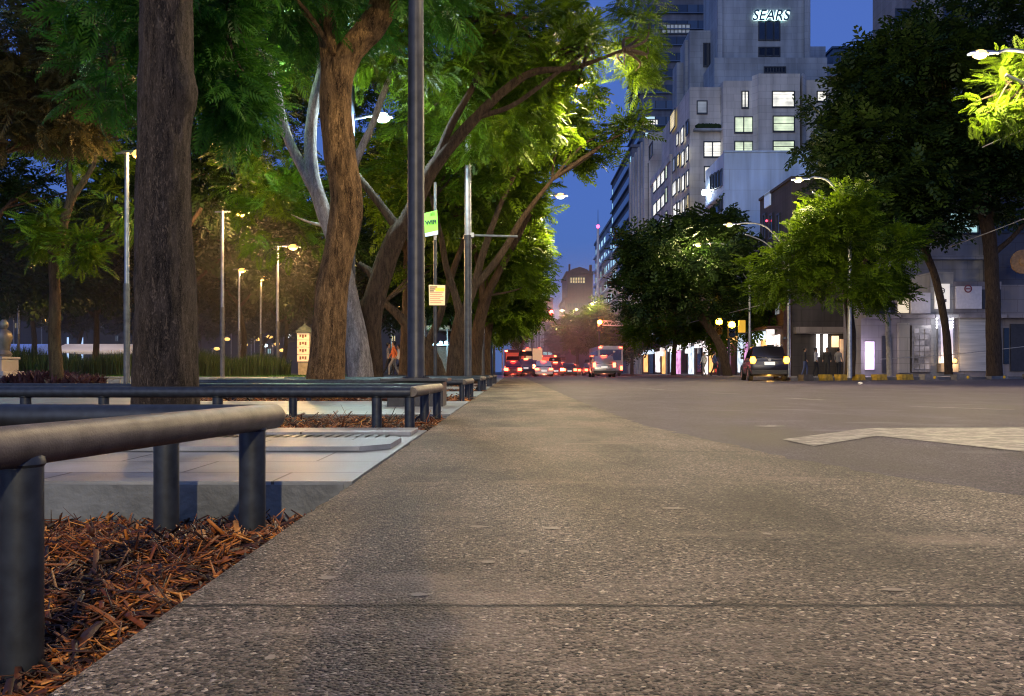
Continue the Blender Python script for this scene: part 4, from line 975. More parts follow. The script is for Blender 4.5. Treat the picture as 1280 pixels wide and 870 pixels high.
for x0, x1 in [(949, 956), (958, 966), (968, 974)]:
    fwin(t, td, x0, 27, x1, 49, M_glass, 0, 0); fwin(t, td, x0, 60, x1, 69, M_glass, 0, 0)
for x0 in (880, 886.5): fwin(t, D + 13, x0, 55, x0 + 3.4, 82, M_glass, 0)
fwin(t, D + 6, 956, 84.5, 981, 90, M_glass, 6)
E_sgn = emit('sign_halo', (.72, 1, .97), 1.6); S_sgn = mat('sign_face', (.04, .10, .14), .4)
sc_ = zy(14, td) - zy(27.5, td)
pz = (zy(14.5, td) + zy(27, td)) / 2; px_ = xx(962, td)
h = text_obj('sign_halo', 'SEARS', sc_ * 1.30, E_sgn, t, (px_, td - .25, pz), extrude=.03, shear=.25, offset=.13)
f = text_obj('sign_letters', 'SEARS', sc_ * 1.30, S_sgn, t, (px_, td - .34, pz), extrude=.03, shear=.25, offset=.012)
for o in (h, f):
    w_ = o.dimensions.x or 1; bpy.context.view_layer.update()
    xs_ = [v.co.x for v in o.data.vertices]; k = (xx(986, td) - xx(938.5, td)) / (max(xs_) - min(xs_)); zs_ = [v.co.y for v in o.data.vertices]
    kz = sc_ / (max(zs_) - min(zs_)); o.scale = (k, kz, 1)
for r in [(928, 115, 934.5, 134, E_w, 1), (966, 115, 992, 133, E_w, 0), (919, 147, 940, 165, E_g, 1), (967, 146, 992, 163.5, E_g, 0), (919, 177.5, 940, 191, E_g, 1), (967, 177, 992, 189.5, E_g, 0), (1022, 115, 1032, 126, E_w, 0), (1022, 146, 1032, 160, M_glass, 0)]:
    dd = D - 1 if 948 < r[0] < 1000 else D
    fwin(t, dd, r[0], r[1], r[2], r[3], r[4], r[5], 1 if r[0] == 967 else 0)
for r in [(872, 127, 883, 141, E_dim, 0), (880.5, 178, 900.5, 195.5, E_w, 1), (881, 209, 890, 226, E_w, 0), (902, 120, 904, 139, E_w, 0)]:
    fwin(t, D + 1.2, *r[:5], r[5])
mb = MB(); block(mb, 868, 905, 160, D + 0.5, D + 1.19, yb=163); mb.build('ledge', S_dark, t)
mb = MB()
for i in range(34): p = W(random.uniform(870, 900), 158, D + .8); mb.sphere((p.x, p.y, p.z), random.uniform(.15, .4), 6)
mb.build('ledge_plants', L_deep, t)
for (x0, x1, y0, y1, m) in [(838, 844, 136, 157, E_y), (852, 855, 158, 176, E_w), (858.5, 861, 182, 199, E_w), (852.5, 855.5, 188, 205, E_w), (841, 844, 197, 212, E_dim), (853, 856, 218, 236, E_w), (859, 861.2, 213, 231, E_w), (841, 845.5, 225, 241, E_w),
                            (853.6, 856.2, 248, 264, E_w), (859.6, 861.4, 243, 260, E_y), (842, 846, 254, 270, E_w), (846, 848, 166, 180, E_w), (847, 849.4, 192, 206, E_y), (848, 850, 222, 238, E_w), (847.5, 850, 252, 266, E_w), (858.6, 861, 276, 290, E_w), (853.8, 856, 279, 292, E_w), (858, 860.5, 150, 166, M_glass)]:
    swin(t, XS, x0, x1, y0, y1, m)
for row, (ya, xa) in enumerate([(212, 831), (242, 831), (272, 831)]):
    for i, x1 in enumerate((831, 826, 821)):
        dy = i * 5.2; swin(t, XS + .02, x1 - 4, x1, ya + dy, ya + 14 + dy, E_w)
    swin(t, XS + .02, 832.5, 834.2, ya - 8, ya + 10, E_g)
for k, xk in enumerate((793, 798, 803, 809)): swin(t, XS - .3, xk, xk + 1.6, 205, 300, M_glass)
swin(t, XS - .3, 812, 816, 177, 193, M_glass)

# ---- glass office tower behind
D = 190.
t = thing('office_tower', 'dark blue glass office tower with horizontal bands of windows, tallest in the photo', 'building', (40, D, 0))
mb = MB(); block(mb, 800, 960, -160, D, D + 18); mb.build('wall', S_far, t)
og = office_glass('office_glass_a', 2.3, 30, .30, (.62, .92, 1), 1.0); og2 = office_glass('office_glass_b', 2.3, 30, .05, (.6, .9, 1), .7)
M_band = mat('spandrel_panel', (.07, .10, .16), .35, .3, .2, .5)
for i, y in enumerate(range(-14, 330, 20)):
    if y > 210: break
    mb = MB(); mb.box(xx(800, D) + .4, xx(905, D), D - .12, D + .05, zy(y + 10, D), zy(y, D)); mb.build('window_band', og if i % 3 != 1 else og2, t)
    mb = MB(); mb.box(xx(800, D) - .12, xx(800, D) + .05, D + .5, D + 17.5, zy(y + 10, D), zy(y, D)); mb.build('window_band', og2, t)
    mb = MB(); mb.box(xx(800, D) - .5, xx(905, D), D - .5, D - .0, zy(y + 11.5, D), zy(y + 10.2, D)); mb.box(xx(800, D) - .5, xx(800, D) - .01, D - .0, D + 18, zy(y + 11.5, D), zy(y + 10.2, D)); mb.build('ledge', M_band, t)
for x0, x1, y0, y1, m in [(881, 895, 11, 20, E_y), (828, 862, 31, 41, E_dim), (801, 822, 150, 157, E_w)]: fwin(t, D - .12, x0, y0, x1, y1, m, 3 if x1 - x0 < 20 else 6)
t = thing('office_block', 'lower glass block with slanting window bands left of the pale stone store', 'building', (30, 170, 0))
D = 168.; XB = xx(790, D)
mb = MB(); block(mb, 790, 830, 184, D, D + 34, cap=.3); mb.build('wall', S_far, t)
og3 = office_glass('office_glass_c', 1.6, 30, .22, (.45, .85, .95), .8)
for i, y in enumerate(range(194, 340, 21)):
    mb = MB(); mb.box(XB - .12, XB + .04, D + .3, D + 33.5, zy(y + 11, D), zy(y, D)); mb.build('window_band', og3, t)
    mb = MB(); mb.box(XB - .45, XB - .01, D - .3, D + 34, zy(y + 13, D), zy(y + 11.4, D)); mb.build('ledge', M_band, t)
# ---- white banded building farther down
D = 205.; XM = xx(767, D)
t = thing('banded_building', 'white banded corner building with a yellow lit top floor at the end of the avenue', 'building', (30, D, 0))
mb = MB(); block(mb, 767, 800, 272, D, D + 46, cap=.35); block(mb, 772, 800, 258, D + 6, D + 40, yb=272); mb.build('wall', stone('banded_stone', (.34, .36, .42)), t)
og4 = office_glass('office_glass_d', 1.7, 30, .25, (.55, .95, 1), .9)
for i, y in enumerate(range(281, 440, 21)):
    mb = MB(); mb.box(XM - .12, XM + .04, D + .6, D + 45, zy(y + 10, D), zy(y, D)); mb.build('window_band', og4, t)
    mb = MB(); mb.box(XM + .5, xx(792, D), D - .12, D + .04, zy(y + 9, D), zy(y, D)); mb.build('window_band', E_y if i == 0 else og4, t)
    mb = MB(); mb.box(XM - .6, XM - .01, D - .6, D + 46, zy(y + 13, D), zy(y + 11, D)); mb.box(XM - .6, xx(800, D), D - .6, D - .01, zy(y + 13, D), zy(y + 11, D)); mb.build('ledge', S_white, t)
# ---- ornate domed corner block
D = 260.
t = thing('ornate_building', 'old ornate building with a mansard top and three glowing yellow windows at the avenue end', 'building', (20, D, 0))
mb = MB(); block(mb, 706, 742, 375, D, D + 30, cap=.4); block(mb, 709, 741, 342, D + 1, D + 28, yb=374, cap=.4)
mb.prism([(xx(709, D), zy(342, D)), (xx(741, D), zy(342, D)), (xx(734, D), zy(336, D)), (xx(725, D), zy(333, D)), (xx(715, D), zy(336, D))], 'y', D + 1, D + 26); block(mb, 711, 713, 330, D + 1, D + 3, yb=342); block(mb, 737, 740, 331, D + 1, D + 3, yb=342)
mb.build('wall', S_red, t)
for x0 in (713, 719.2, 725.6): fwin(t, D + 1, x0, 347, x0 + 5.2, 353.5, E_y, 1, 1)
for x0 in (710, 717, 724, 731): fwin(t, D, x0, 380, x0 + 4, 388, M_glass, 1, 1)
t = thing('far_block', 'dark reddish block between the red traffic light and the brightest far lamp', 'building', (10, 300, 0))
D = 300.; mb = MB(); block(mb, 676, 691, 374, D, D + 30, cap=.3); block(mb, 690, 709, 400, D + 4, D + 30); block(mb, 655, 678, 392, D + 5, D + 30); mb.build('wall', S_red, t)
for y in range(380, 450, 9):
    for x0 in (678, 682.5, 687): fwin(t, D, x0, y, x0 + 2.6, y + 4.5, E_y if (x0 + y) % 5 < 1 else M_glass, 0)
t = thing('far_block', 'far grey facade with pale lit shop glass behind the red traffic light', 'building', (5, 240, 0))
D = 240.; mb = MB(); block(mb, 640, 684, 404, D, D + 30, cap=.3); mb.build('wall', S_far, t)
for x0 in (661, 668, 675): fwin(t, D, x0, 411, x0 + 5, 434, E_dim, 1, 2)
fwin(t, D, 679, 440, 690, 449, E_c, 1)
t = thing('antenna_mast', 'tall white mast with a red beacon on top, left of the banded building', 'mast', (xx(747, 150), 150, 0))
mb = MB(); mb.tube([(xx(747, 150), 150, 0), (xx(747.5, 150), 150, zy(286, 150))], [.32, .22], 12); smooth_angle(mb.build('pole', mat('mast_white', (.6, .62, .68), .5), t))
mb = MB(); mb.sphere((xx(747.5, 150), 150, zy(283, 150)), .3, 12); mb.build('beacon', emit('beacon_red', (1, .04, .12), 12), t)
mb = MB(); mb.tube([(xx(747.5, 150), 150, zy(283, 150)), (xx(747.5, 150), 150, zy(262, 150))], [.06, .03], 6); mb.build('spike', M_frame, t)

# ---- blue white blank wall building
D = 85.; XW = xx(905, D)
t = thing('blank_wall_building', 'white building with a large blank wall in front of the pale stone store', 'building', (25, D, 0))
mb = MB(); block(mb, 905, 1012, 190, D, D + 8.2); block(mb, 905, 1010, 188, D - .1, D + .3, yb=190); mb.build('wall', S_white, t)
mb = MB(); mb.box(XW - .5, XW - .01, D + .8, D + 8, zy(246, D), zy(244, D)); mb.build('balcony', S_white, t)
for x0, x1 in [(888.5, 890.2), (892, 894.2), (896, 898.4), (900.2, 902.8)]: swin(t, XW, x0, x1, 212 + (903 - x1) * .55, 231 + (903 - x1) * .45, M_glass)
for x0, x1 in [(888.5, 890.2), (892.4, 898), (899.6, 901), (902, 903.4)]: swin(t, XW, x0, x1, 246 + (903 - x1) * .55, 262 + (903 - x1) * .45, M_glass)
mb = MB(); c = W(884, 241, 92); mb.box(c.x - .55, c.x + .45, 91.6, 92.0, c.z - .25, c.z + .25, bev=.05); fl = mb.build('floodlight', emit('flood_white', (.9, 1, .95), 25), t); lamp_light(t, (c.x - .3, 91, c.z), 130, (.85, .95, 1))
# ---- soot dark brick building
D = 62.; XK = xx(990, D)
t = thing('brick_building', 'soot dark brick building with a small pale sign high on its side wall', 'building', (22, D, 0))
mb = MB(); block(mb, 990, 1080, 224, D, D + 8, cap=.12); mb.build('wall', S_brick, t)
mb = MB(); mb.box(XK - .12, XK - .01, XK * F / (964 - CX), XK * F / (957 - CX), zy(256, 67.0), zy(238, 67.)); mb.build('sign_panel', emit('panel_pale', (.5, .62, .85), .25), t)
for x0, x1 in [(955, 957.5), (963, 966), (972, 975)]: swin(t, XK, x0, x1, 268, 296, M_glass)
for k_, (x0, x1, y0, y1, mm) in enumerate([(985, 988, 418, 446, 'w'), (994, 998, 418, 440, 'w'), (1004, 1012, 420, 434, 'o'), (1031.5, 1034.5, 396, 446, 'b'), (1014, 1026, 424, 452, 'd'), (1040, 1052, 420, 458, 'd'), (1056, 1072, 424, 460, 'd')]):
    mb = MB(); mb.box(xx(x0, D) + 2, xx(x1, D) + 2, D - .15, D + .02, zy(y1, D), zy(y0, D)); mb.build('light_tube' if mm in 'wb' else 'shop_window', {'w': emit('tube_white', (1, .95, .9), 3.), 'o': emit('tube_orange', (1, .72, .4), 1.6, .5, 2), 'b': emit('tube_blue', (.6, .8, 1), 2.), 'd': emit('shop_dim_warm', (1, .62, .35), .5, .9, 1.2)}[mm], t)
mb = MB(); mb.box(xx(990, D) + .1, xx(1078, D), D - .5, D - .003, zy(417, D), zy(409, D)); mb.build('fascia', stone('fascia_grey', (.3, .26, .25)), t)
for x0 in (996, 1008, 1024): fwin(t, D, x0, 250, x0 + 7, 272, M_glass, 1)
mb = MB(); mb.sphere((XK - .2, 67.5, zy(276, 67.5)), .09, 8); mb.build('warning_light', emit('small_red', (1, .05, .1), 6), t)

# ---- buildings behind the big crown on the right
t = thing('grey_tower_block', 'tall grey concrete block rising behind the largest crown at the upper right', 'building', (35, 75, 0))
D = 75.; mb = MB(); block(mb, 1151, 1400, -260, D, D + 10); mb.build('wall', S_grey, t)
for y in (-40, 12, 64): fwin(t, D, 1120, y, 1136, y + 16, M_glass, 1); fwin(t, D, 1180, y - 6, 1212, y + 12, M_glass, 2)
t = thing('glass_penthouse', 'dark glass cube on a distant roof between the tower and the big crown', 'building', (50, 130, 0))
D = 130.; mb = MB(); block(mb, 1041, 1078, 61, D, D + 14, cap=.2); mb.build('wall', mat('penthouse_steel', (.06, .09, .13), .3, .4), t)
fwin(t, D, 1050, 67, 1075, 82, og2, 3)
t = thing('roof_block', 'plain distant roof block just right of the dark stone tower', 'building', (48, 128, 0))
D = 128.; mb = MB(); block(mb, 1008, 1032, 58, D, D + 10); block(mb, 1030, 1060, 80, D - 2, D + 10); block(mb, 1036, 1100, 88, D - 4, D + 10); mb.build('wall', S_dark, t)
t = thing('corner_building', 'white office block with one lit window, behind the slim dark tree trunk on the right', 'building', (28, 60, 0))
D = 58.; mb = MB(); block(mb, 1128, 1238, 215, D, D + 14); mb.box(xx(1128, D) - .1, xx(1238, D), D - .35, D - .003, zy(325, D), zy(320, D)); mb.build('wall', stone('office_white', (.34, .36, .43), .3, .05), t)
fwin(t, D, 1181, 267, 1221, 291, E_c, 1, 0, depth=.2)
for x0 in (1136, 1160): fwin(t, D, x0, 267, x0 + 15, 291, M_glass, 1)
for x0 in (1136, 1165, 1194): fwin(t, D, x0, 235, x0 + 22, 250, M_glass, 1)
t = thing('dark_corner_block', 'dark blue grey building at the right edge behind the right tree trunk', 'building', (34, 58, 0))
D = 57.; mb = MB(); block(mb, 1239, 1420, 120, D, D + 14); mb.build('wall', stone('slate_render', (.09, .10, .15)), t)
for y in (165, 215, 265):
    for x0 in (1248, 1268, 1290): fwin(t, D, x0, y, x0 + 12, y + 24, M_glass, 1)

# ---- shop fronts at street level on the right
SH = [('shop_building', 1076, 1121, 372, 'dark narrow shop front with a lit doorway left of the cream sign'), ('shop_building', 1121, 1163, 366, 'shop front with a cream sign and a rack of papers'),
      ('shop_building', 1163, 1192, 340, 'narrow shop front under a pale sign with a round logo'), ('shop_building', 1192, 1252, 352, 'shop front with a wide closed steel shutter'), ('shop_building', 1252, 1420, 356, 'dim shop front with a round amber sign at the right edge')]
M_shut = mat('steel_shutter', (.55, .52, .47), .38, .5, .25, 1.5, .25, 9, stretch=(.3, .3, 6)); M_cream = mat('sign_cream', (.62, .56, .45), .6, 0, .06); M_pink = mat('sign_pale', (.72, .68, .74), .6, 0, .08); M_dk = mat('shop_dark', (.03, .03, .04), .5)
S0 = 55.
roots = []
for nm, x0, x1, yt, lab in SH:
    t = thing(nm, lab, 'shop', (xx((x0 + x1) / 2, S0), S0, .15)); roots.append(t)
    mb = MB(); block(mb, x0 + .15, x1 - .15, yt, S0, 57 if x0 > 1238 else 57.9, zb=.15)
    mb.box(xx(x0, S0) + .03, xx(x1, S0) - .03, S0 - .7, S0 - .003, zy(398, S0), zy(394, S0)); mb.build('wall', stone('shop_wall_%d' % x0, (.26, .24, .27) if x0 != 1163 else (.38, .38, .40)), t)
def panel(t, name, x0, x1, y0, y1, m, d=S0, th=.12):
    mb = MB(); mb.box(xx(x0, d), xx(x1, d), d - th, d - .004, zy(y1, d), zy(y0, d)); return mb.build(name, m, t)
def logo(t, par, x, y, r, d, m):
    mb = MB(); c = W(x, y, d); R = r * d / F; n = 20
    V = []; Fc = []
    for i in range(n):
        a = 2 * PI * i / n
        for k in (1, .68): V.append((c.x + R * k * math.cos(a), d - .02, c.z + R * k * math.sin(a)))
    for i in range(n): a = 2 * i; b_ = 2 * ((i + 1) % n); Fc.append((a, b_, b_ + 1, a + 1))
    mb.add(V, Fc); mb.box(c.x - R * .6, c.x + R * .6, d - .02, d - .01, c.z - R * .14, c.z + R * .14); return mb.build('logo', m, par)
M_ink = mat('sign_ink', (.10, .09, .12), .6); M_amber = emit('amber_sign', (1, .5, .12), .5)
t = roots[0]; panel(t, 'door', 1102, 1113, 420, 466, M_dk); panel(t, 'lit_doorway', 1081, 1092, 427, 462, emit('shop_glow_mauve', (.9, .72, 1), .8, .7, 2.)); panel(t, 'sign_panel', 1080, 1118, 378, 392, M_dk)
lamp_light(t, W(1087, 440, S0 - 1.), 90, (.9, .75, 1), .4)
t = roots[1]; s_ = panel(t, 'sign_panel', 1122, 1135, 369, 391, emit('cream_panel_lit', (1, .86, .62), .6, .1)); panel(t, 'wide_sign', 1138, 1162, 366, 392, M_pink); panel(t, 'pillar', 1121.5, 1134.5, 404, 466, stone('pillar_grey', (.36, .34, .32)), th=.3)
rk = panel(t, 'paper_rack', 1137.5, 1161, 407, 465, mat('rack_frame', (.30, .28, .27), .4, .5), th=.3)
mb = MB()
for r_ in range(7):
    for c_ in range(3):
        if random.random() < .88: x = 1140.2 + c_ * 6.4; y = 411 + r_ * 7.4; mb.box(xx(x, S0), xx(x + 5.6, S0), S0 - .34, S0 - .305, zy(y + 6, S0), zy(y, S0))
mb.build('papers', mat('newsprint', (.34, .33, .36), .8, 0, .9, 1.2), rk)
t = roots[2]; s_ = panel(t, 'sign_panel', 1168, 1186, 355, 386, emit('logo_panel_lit', (.95, .88, .80), .55, .1)); logo(t, s_, 1177, 363.5, 4.2, S0 - .12, M_ink)
mb = MB(); [mb.box(xx(1172 + i * 2.6, S0), xx(1174 + i * 2.6, S0), S0 - .14, S0 - .125, zy(377 + (i % 2), S0), zy(374, S0)) for i in range(4)]; mb.build('lettering', M_ink, s_)
dr = panel(t, 'door', 1171, 1191, 398, 454, mat('door_alu', (.42, .42, .45), .35, .6), th=.2); mb = MB(); mb.box(xx(1174, S0), xx(1189, S0), S0 - .22, S0 - .205, zy(452, S0), zy(402, S0)); mb.build('pane', emit('door_pane', (.75, .70, .85), .22, .5, 2), dr); logo(t, dr, 1182, 409, 3.2, S0 - .23, M_ink)
mb = MB()
for i in range(11): p = W(1171 + i * 2, 397 - 2.2 * math.sin(PI * i / 10), S0 - .35); mb.sphere(p, .075, 6)
for i in range(4): mb.sphere(W(1171, 399 + i * 3.4, S0 - .35), .06, 6); mb.sphere(W(1190.5, 399 + i * 3.4, S0 - .35), .06, 6)
mb.build('light_string', emit('string_lights', (.95, .95, 1), 5), t); lamp_light(t, W(1181, 402, S0 - 1.2), 60, (.95, .93, 1), .5); panel(t, 'step', 1171, 1193, 455, 465, stone('step_tan', (.42, .33, .24)), th=.5)
t = roots[3]; panel(t, 'shutter', 1198, 1247, 396, 464, M_shut); panel(t, 'wide_sign', 1194, 1226, 358, 386, M_pink); s_ = panel(t, 'sign_panel', 1226.5, 1250, 362, 386, M_dk); logo(t, s_, 1210, 361, 5, S0 - .13, mat('ink_red', (.25, .06, .08), .6))
mb = MB(); mb.sphere(W(1193.5, 451, S0 - .3), .13, 8); mb.build('amber_lamp', emit('amber_small', (1, .55, .08), 5), t); lamp_light(t, W(1193.5, 451, S0 - .8), 70, (1, .7, .4), .3)
t = roots[4]; c = W(1275, 328, S0); mb = MB(); mb.disc((c.x, S0 - .3, c.z), .75, 'y', .15, 24); mb.sphere((c.x, S0 - .38, c.z), .3, 10, sc=(1, .3, 1)); mb.build('round_sign', mat('amber_wood', (.45, .24, .09), .5), t); panel(t, 'shutter', 1262, 1290, 405, 464, M_dk); panel(t, 'window', 1254, 1260, 410, 455, M_glass)
# lower row of shops running away along the avenue
XR = 19.2
row = [(1018, 62.2, 70, 9, 'grey shop house', 'shop house with a white lit sign just behind the dark hazard lit car'), (0, 70.1, 80, 11, '', 'shop house with tall white light tubes beside its door'), (0, 80.1, 92, 8, '', 'shop house with pink and white glowing shop windows'), (0, 92.1, 108, 12, '', 'distant shop house with a big bright white sign'), (0, 108.1, 130, 9, '', 'farthest shop house whose white windows show behind the silver car')]
E_pk = emit('shop_pink', (1, .45, .85), 1.2, .8, 1.6); E_wh = emit('shop_white', (1, .93, .9), 1.7, .85, 1.6); E_bl = emit('shop_blue_white', (.7, .85, 1), 1.5, .85, 1.6); E_or = emit('shop_orange', (1, .5, .15), 1.6, .6, 1.)
for i, (_, a, b_, hh, _, lab) in enumerate(row):
    t = thing('shop_house', lab, 'building', (XR, a, .15)); mb = MB(); mb.box(XR, XR + 9, a, b_, .15, hh); mb.box(XR - 1.1, XR - .003, a + .4, b_ - .4, 3.5, 3.7); mb.build('wall', S_grey if i % 2 else S_red, t)
    n = 4
    for k in range(n):
        ya = a + .8 + (b_ - a - 1.2) * k / n; yb = ya + (b_ - a) / n * .62
        mb = MB(); mb.box(XR - .08, XR + .02, ya, yb, .4 if k % 2 else .2, 3.1); mb.build('shop_window', [E_wh, E_pk, M_glass, E_bl, E_or, M_dk][(k * 2 + i) % 6], t)
        for r_ in (4.6, 7.2):
            if r_ + 1.6 < hh: mb = MB(); mb.box(XR - .06, XR + .02, ya + .2, yb - .2, r_, r_ + 1.5); mb.build('window', M_glass if (k + i) % 3 else E_dim, t)
    mb = MB(); mb.box(XR - .75, XR - .2, a + 1.5, a + 1.75, 2.4, 3.5); mb.build('blade_sign', [E_wh, E_bl, E_pk, E_wh, E_wh][i], t)
    mb = MB(); mb.box(XR - .35, XR - .13, (a + b_) / 2 - 1.2, b_ - 1, 2.9, 3.45); mb.build('fascia_sign', [E_bl, E_or, E_wh, E_wh, E_bl][i], t)
# ================================================================ VEHICLES (rear towards the camera, nose to +y in local space)
M_tyre = mat('tyre_rubber', (.012, .012, .012), .8); M_rim = mat('rim_alloy', (.3, .3, .32), .35, .8); M_plate = emit('plate_lit', (.9, .9, .85), .55)
M_trim = mat('trim_black', (.015, .015, .018), .5); M_cglass = mat('car_glass', (.012, .014, .022), .06, 0, .1, 1, spec=.9)
R_on = emit('tail_on', (1, .05, .02), 30); R_hot = emit('brake_on', (1, .16, .05), 40); R_str = emit('light_strip_red', (1, .05, .02), 4); A_on = emit('hazard_on', (1, .62, .10), 4); A_rim = emit('hazard_glow_rim', (1, .30, .0), 2.); H_on = emit('reverse_white', (1, .9, .75), 14)
def paint(name, c, metal=.3):
    if name in MATS: return MATS[name]
    m = mat(name, c, .28, metal, .06, 3, spec=.6); m.node_tree.nodes['Principled BSDF'].inputs['Coat Weight'].default_value = .6; return m
def loft(st, mats, name, par, n=None):
    """st: list of (y, [(x,z)...]) half sections from bottom centre to top centre; mirrored in x"""
    V = []; k = len(st[0][1])
    for y, sec in st:
        V += [(x, y, z) for x, z in sec] + [(-x, y, z) for x, z in reversed(sec)]
    m = 2 * k
    Fc = [(i * m + j, (i + 1) * m + j, (i + 1) * m + (j + 1) % m, i * m + (j + 1) % m) for i in range(len(st) - 1) for j in range(m)]
    Fc.append(tuple(range(m))); Fc.append(tuple(range((len(st) - 1) * m, len(st) * m))[::-1])
    o = mesh_obj(name, V, Fc, mats, par, True); smooth_angle(o, 38); return o
def wheel(par, x, y, r, w_, s):
    mb = MB(); n = 20; prof = [(r * .62, -w_ / 2), (r * .94, -w_ / 2), (r, -w_ * .32), (r, w_ * .32), (r * .94, w_ / 2), (r * .62, w_ / 2)]
    V = []
    for rr, a in prof:
        for j in range(n): t = 2 * PI * j / n; V.append((x + a, y + rr * math.cos(t), r + rr * math.sin(t)))
    Fc = [(i * n + j, i * n + (j + 1) % n, (i + 1) * n + (j + 1) % n, (i + 1) * n + j) for i in range(5) for j in range(n)]
    mb.add(V, Fc); w = mesh_obj('wheel', mb.v, mb.f, M_tyre, par, True); smooth_angle(w)
    rb = MB(); rb.disc((x + s * w_ * .30, y, r), r * .64, 'x', w_ * .3, 16, 0)
    for k in range(5):
        t = 2 * PI * k / 5; rb.box(x + s * w_ * .46 - .012, x + s * w_ * .46 + .012, y + r * .33 * math.cos(t) - .045, y + r * .33 * math.cos(t) + .045, r + r * .33 * math.sin(t) - .045, r + r * .33 * math.sin(t) + .045)
    mesh_obj('rim', rb.v, rb.f, M_rim, w, True); return w
def car(label, x, y, body, suv=False, rz=0., tail=R_on, hazard=False, detail=True, plate=True, group=None, cat='car', scale=1., tail_light=True, roof_bar=None, light=0):
    L, Wd, Hh, gc = (4.4, 1.86, 1.74, .24) if suv else (4.35, 1.74, 1.46, .18)
    L, Wd, Hh = L * scale, Wd * scale, Hh * scale; hw = Wd / 2
    t = thing('parked_car' if hazard else 'car', label, cat, (x, y, 0), rz, group)
    belt = gc + (.78 if suv else .66)
    y0, y1 = 0., L
    def sec(top, half, bot=gc, tuck=.06): return [(half * .80, bot), (half * .96, bot + .10), (half, bot + .34), (half * .99, top - .10), (half * .93, top), (0, top + .01)]
    bst = [(y0, sec(belt - .10, hw * .90, gc + .10)), (y0 + .05, sec(belt - .02, hw * .97, gc + .02)), (y0 + .5, sec(belt, hw)), (L * .45, sec(belt, hw)), (L * .66, sec(belt - .02, hw)), (L * .80, sec(belt - .06, hw * .98)), (L - .25, sec(belt - .16, hw * .95)), (L, sec(belt - .28, hw * .84, gc + .08))]
    if not suv: bst[0:3] = [(y0, sec(belt - .10, hw * .90, gc + .1)), (y0 + .06, sec(belt - .01, hw * .97, gc + .02)), (y0 + .75, sec(belt + .02, hw))]
    loft(bst, [body], 'body', t)
    rb, rt, fb, ft = (.10, .52, L * .72, L * .54) if suv else (.72, 1.28, L * .74, L * .56)
    def cs(half, z0, z1): return [(half * .6, z0), (half, z0), (half * .99, z0 + (z1 - z0) * .5), (half * .92, z1 - .05), (half * .82, z1), (0, z1 + .015)]
    b0 = belt - .03
    loft([(rb, cs(hw * .88, b0, b0 + .05)), (rb + (rt - rb) * .5, cs(hw * .88, b0, b0 + (Hh - b0) * .6)), (rt, cs(hw * .84, b0, Hh - .03)), ((rt + ft) / 2, cs(hw * .84, b0, Hh)), (ft, cs(hw * .84, b0, Hh - .04)), (ft + (fb - ft) * .5, cs(hw * .88, b0, b0 + (Hh - b0) * .55)), (fb, cs(hw * .9, b0, b0 + .04))], [body], 'cabin', t)
    # glass a few millimetres proud of the cabin
    def quad(name, P): 
        mb = MB(); mb.add(P, [(0, 1, 2, 3)]); return mesh_obj(name, mb.v, mb.f, M_cglass, t, True)
    zr = Hh - .14; wb, wt = hw * .78, hw * .66
    quad('rear_window', [(-wb, rb + .05 - .03, b0 + .10), (wb, rb + .05 - .03, b0 + .10), (wt, rt - .02 - .06, zr), (-wt, rt - .02 - .06, zr)])
    quad('windscreen', [(wb, fb - .10 + .03, b0 + .12), (-wb, fb - .10 + .03, b0 + .12), (-wt, ft + .09 + .03, zr), (wt, ft + .09 + .03, zr)])
    for s in (-1, 1):
        mid = (rt + ft) / 2
        for a0, a1, c0, c1 in [(rb + .42 if suv else rb + .38, mid - .04, rt + .05, mid - .04), (mid + .05, fb - .5, mid + .05, ft - .02)]:
            P = [(s * hw * .886, a0, b0 + .10), (s * hw * .886, a1, b0 + .10), (s * hw * .79, c1, zr), (s * hw * .79, c0, zr)]
            quad('side_window', P if s > 0 else P[::-1])
    if True:
        r_ = .34 if suv else .30
        for yy in (L * .19, L * .81):
            for s in (-1, 1): wheel(t, s * (hw - .10), yy, r_, .22, s)
            if detail:
                for s in (-1, 1):
                    ar = MB(); pts = [Vector((s * (hw + .004), yy + (r_ + .05) * math.cos(a), r_ + (r_ + .05) * math.sin(a))) for a in [PI * k / 12 for k in range(-1, 14)]]
                    ar.tube(pts, .03, 6); mesh_obj('wheel_arch', ar.v, ar.f, M_trim, t, True)
    bp = MB(); bp.box(-hw * .93, hw * .93, -.07, .10, gc + .06, gc + .27, bev=.03); bm_ = mesh_obj('bumper', bp.v, bp.f, M_trim if suv else body, t, True)
    bu = MB(); bu.box(-hw * .8, hw * .8, .3, L - .4, gc - .03, gc + .06); mesh_obj('underbody', bu.v, bu.f, M_trim, t, True)
    lz = belt - (.06 if suv else .20)
    for s in (-1, 1):
        lb = MB()
        if suv: lb.box(min(s * hw * .74, s * hw * .97), max(s * hw * .74, s * hw * .97), -.03, .22, lz - .16, lz + .20, bev=.03)
        else: lb.box(min(s * hw * .52, s * hw * .96), max(s * hw * .52, s * hw * .96), -.03, .2, lz - .05 - (0 if detail else .06), lz + .12 + (0 if detail else .05), bev=.03)  # queue cars get taller lamp boxes, their glare put into the shape
        o = mesh_obj('tail_light', lb.v, lb.f, A_rim if hazard else tail, t, True)
        if hazard: ab = MB(); ab.sphere((s * hw * .86, -.05, lz + .02), .15, 14, sc=(1, .5, 1.1)); smooth_angle(mesh_obj('hazard_bulb', ab.v, ab.f, A_on, o, True))  # orange glow round the bulb is put into the housing's own emission
    if roof_bar or suv:
        hb = MB(); hb.box(-.22, .22, rt - .16, rt - .08, Hh - .03, Hh + .01); mesh_obj('high_brake_light', hb.v, hb.f, tail if not hazard else M_trim, t, True)
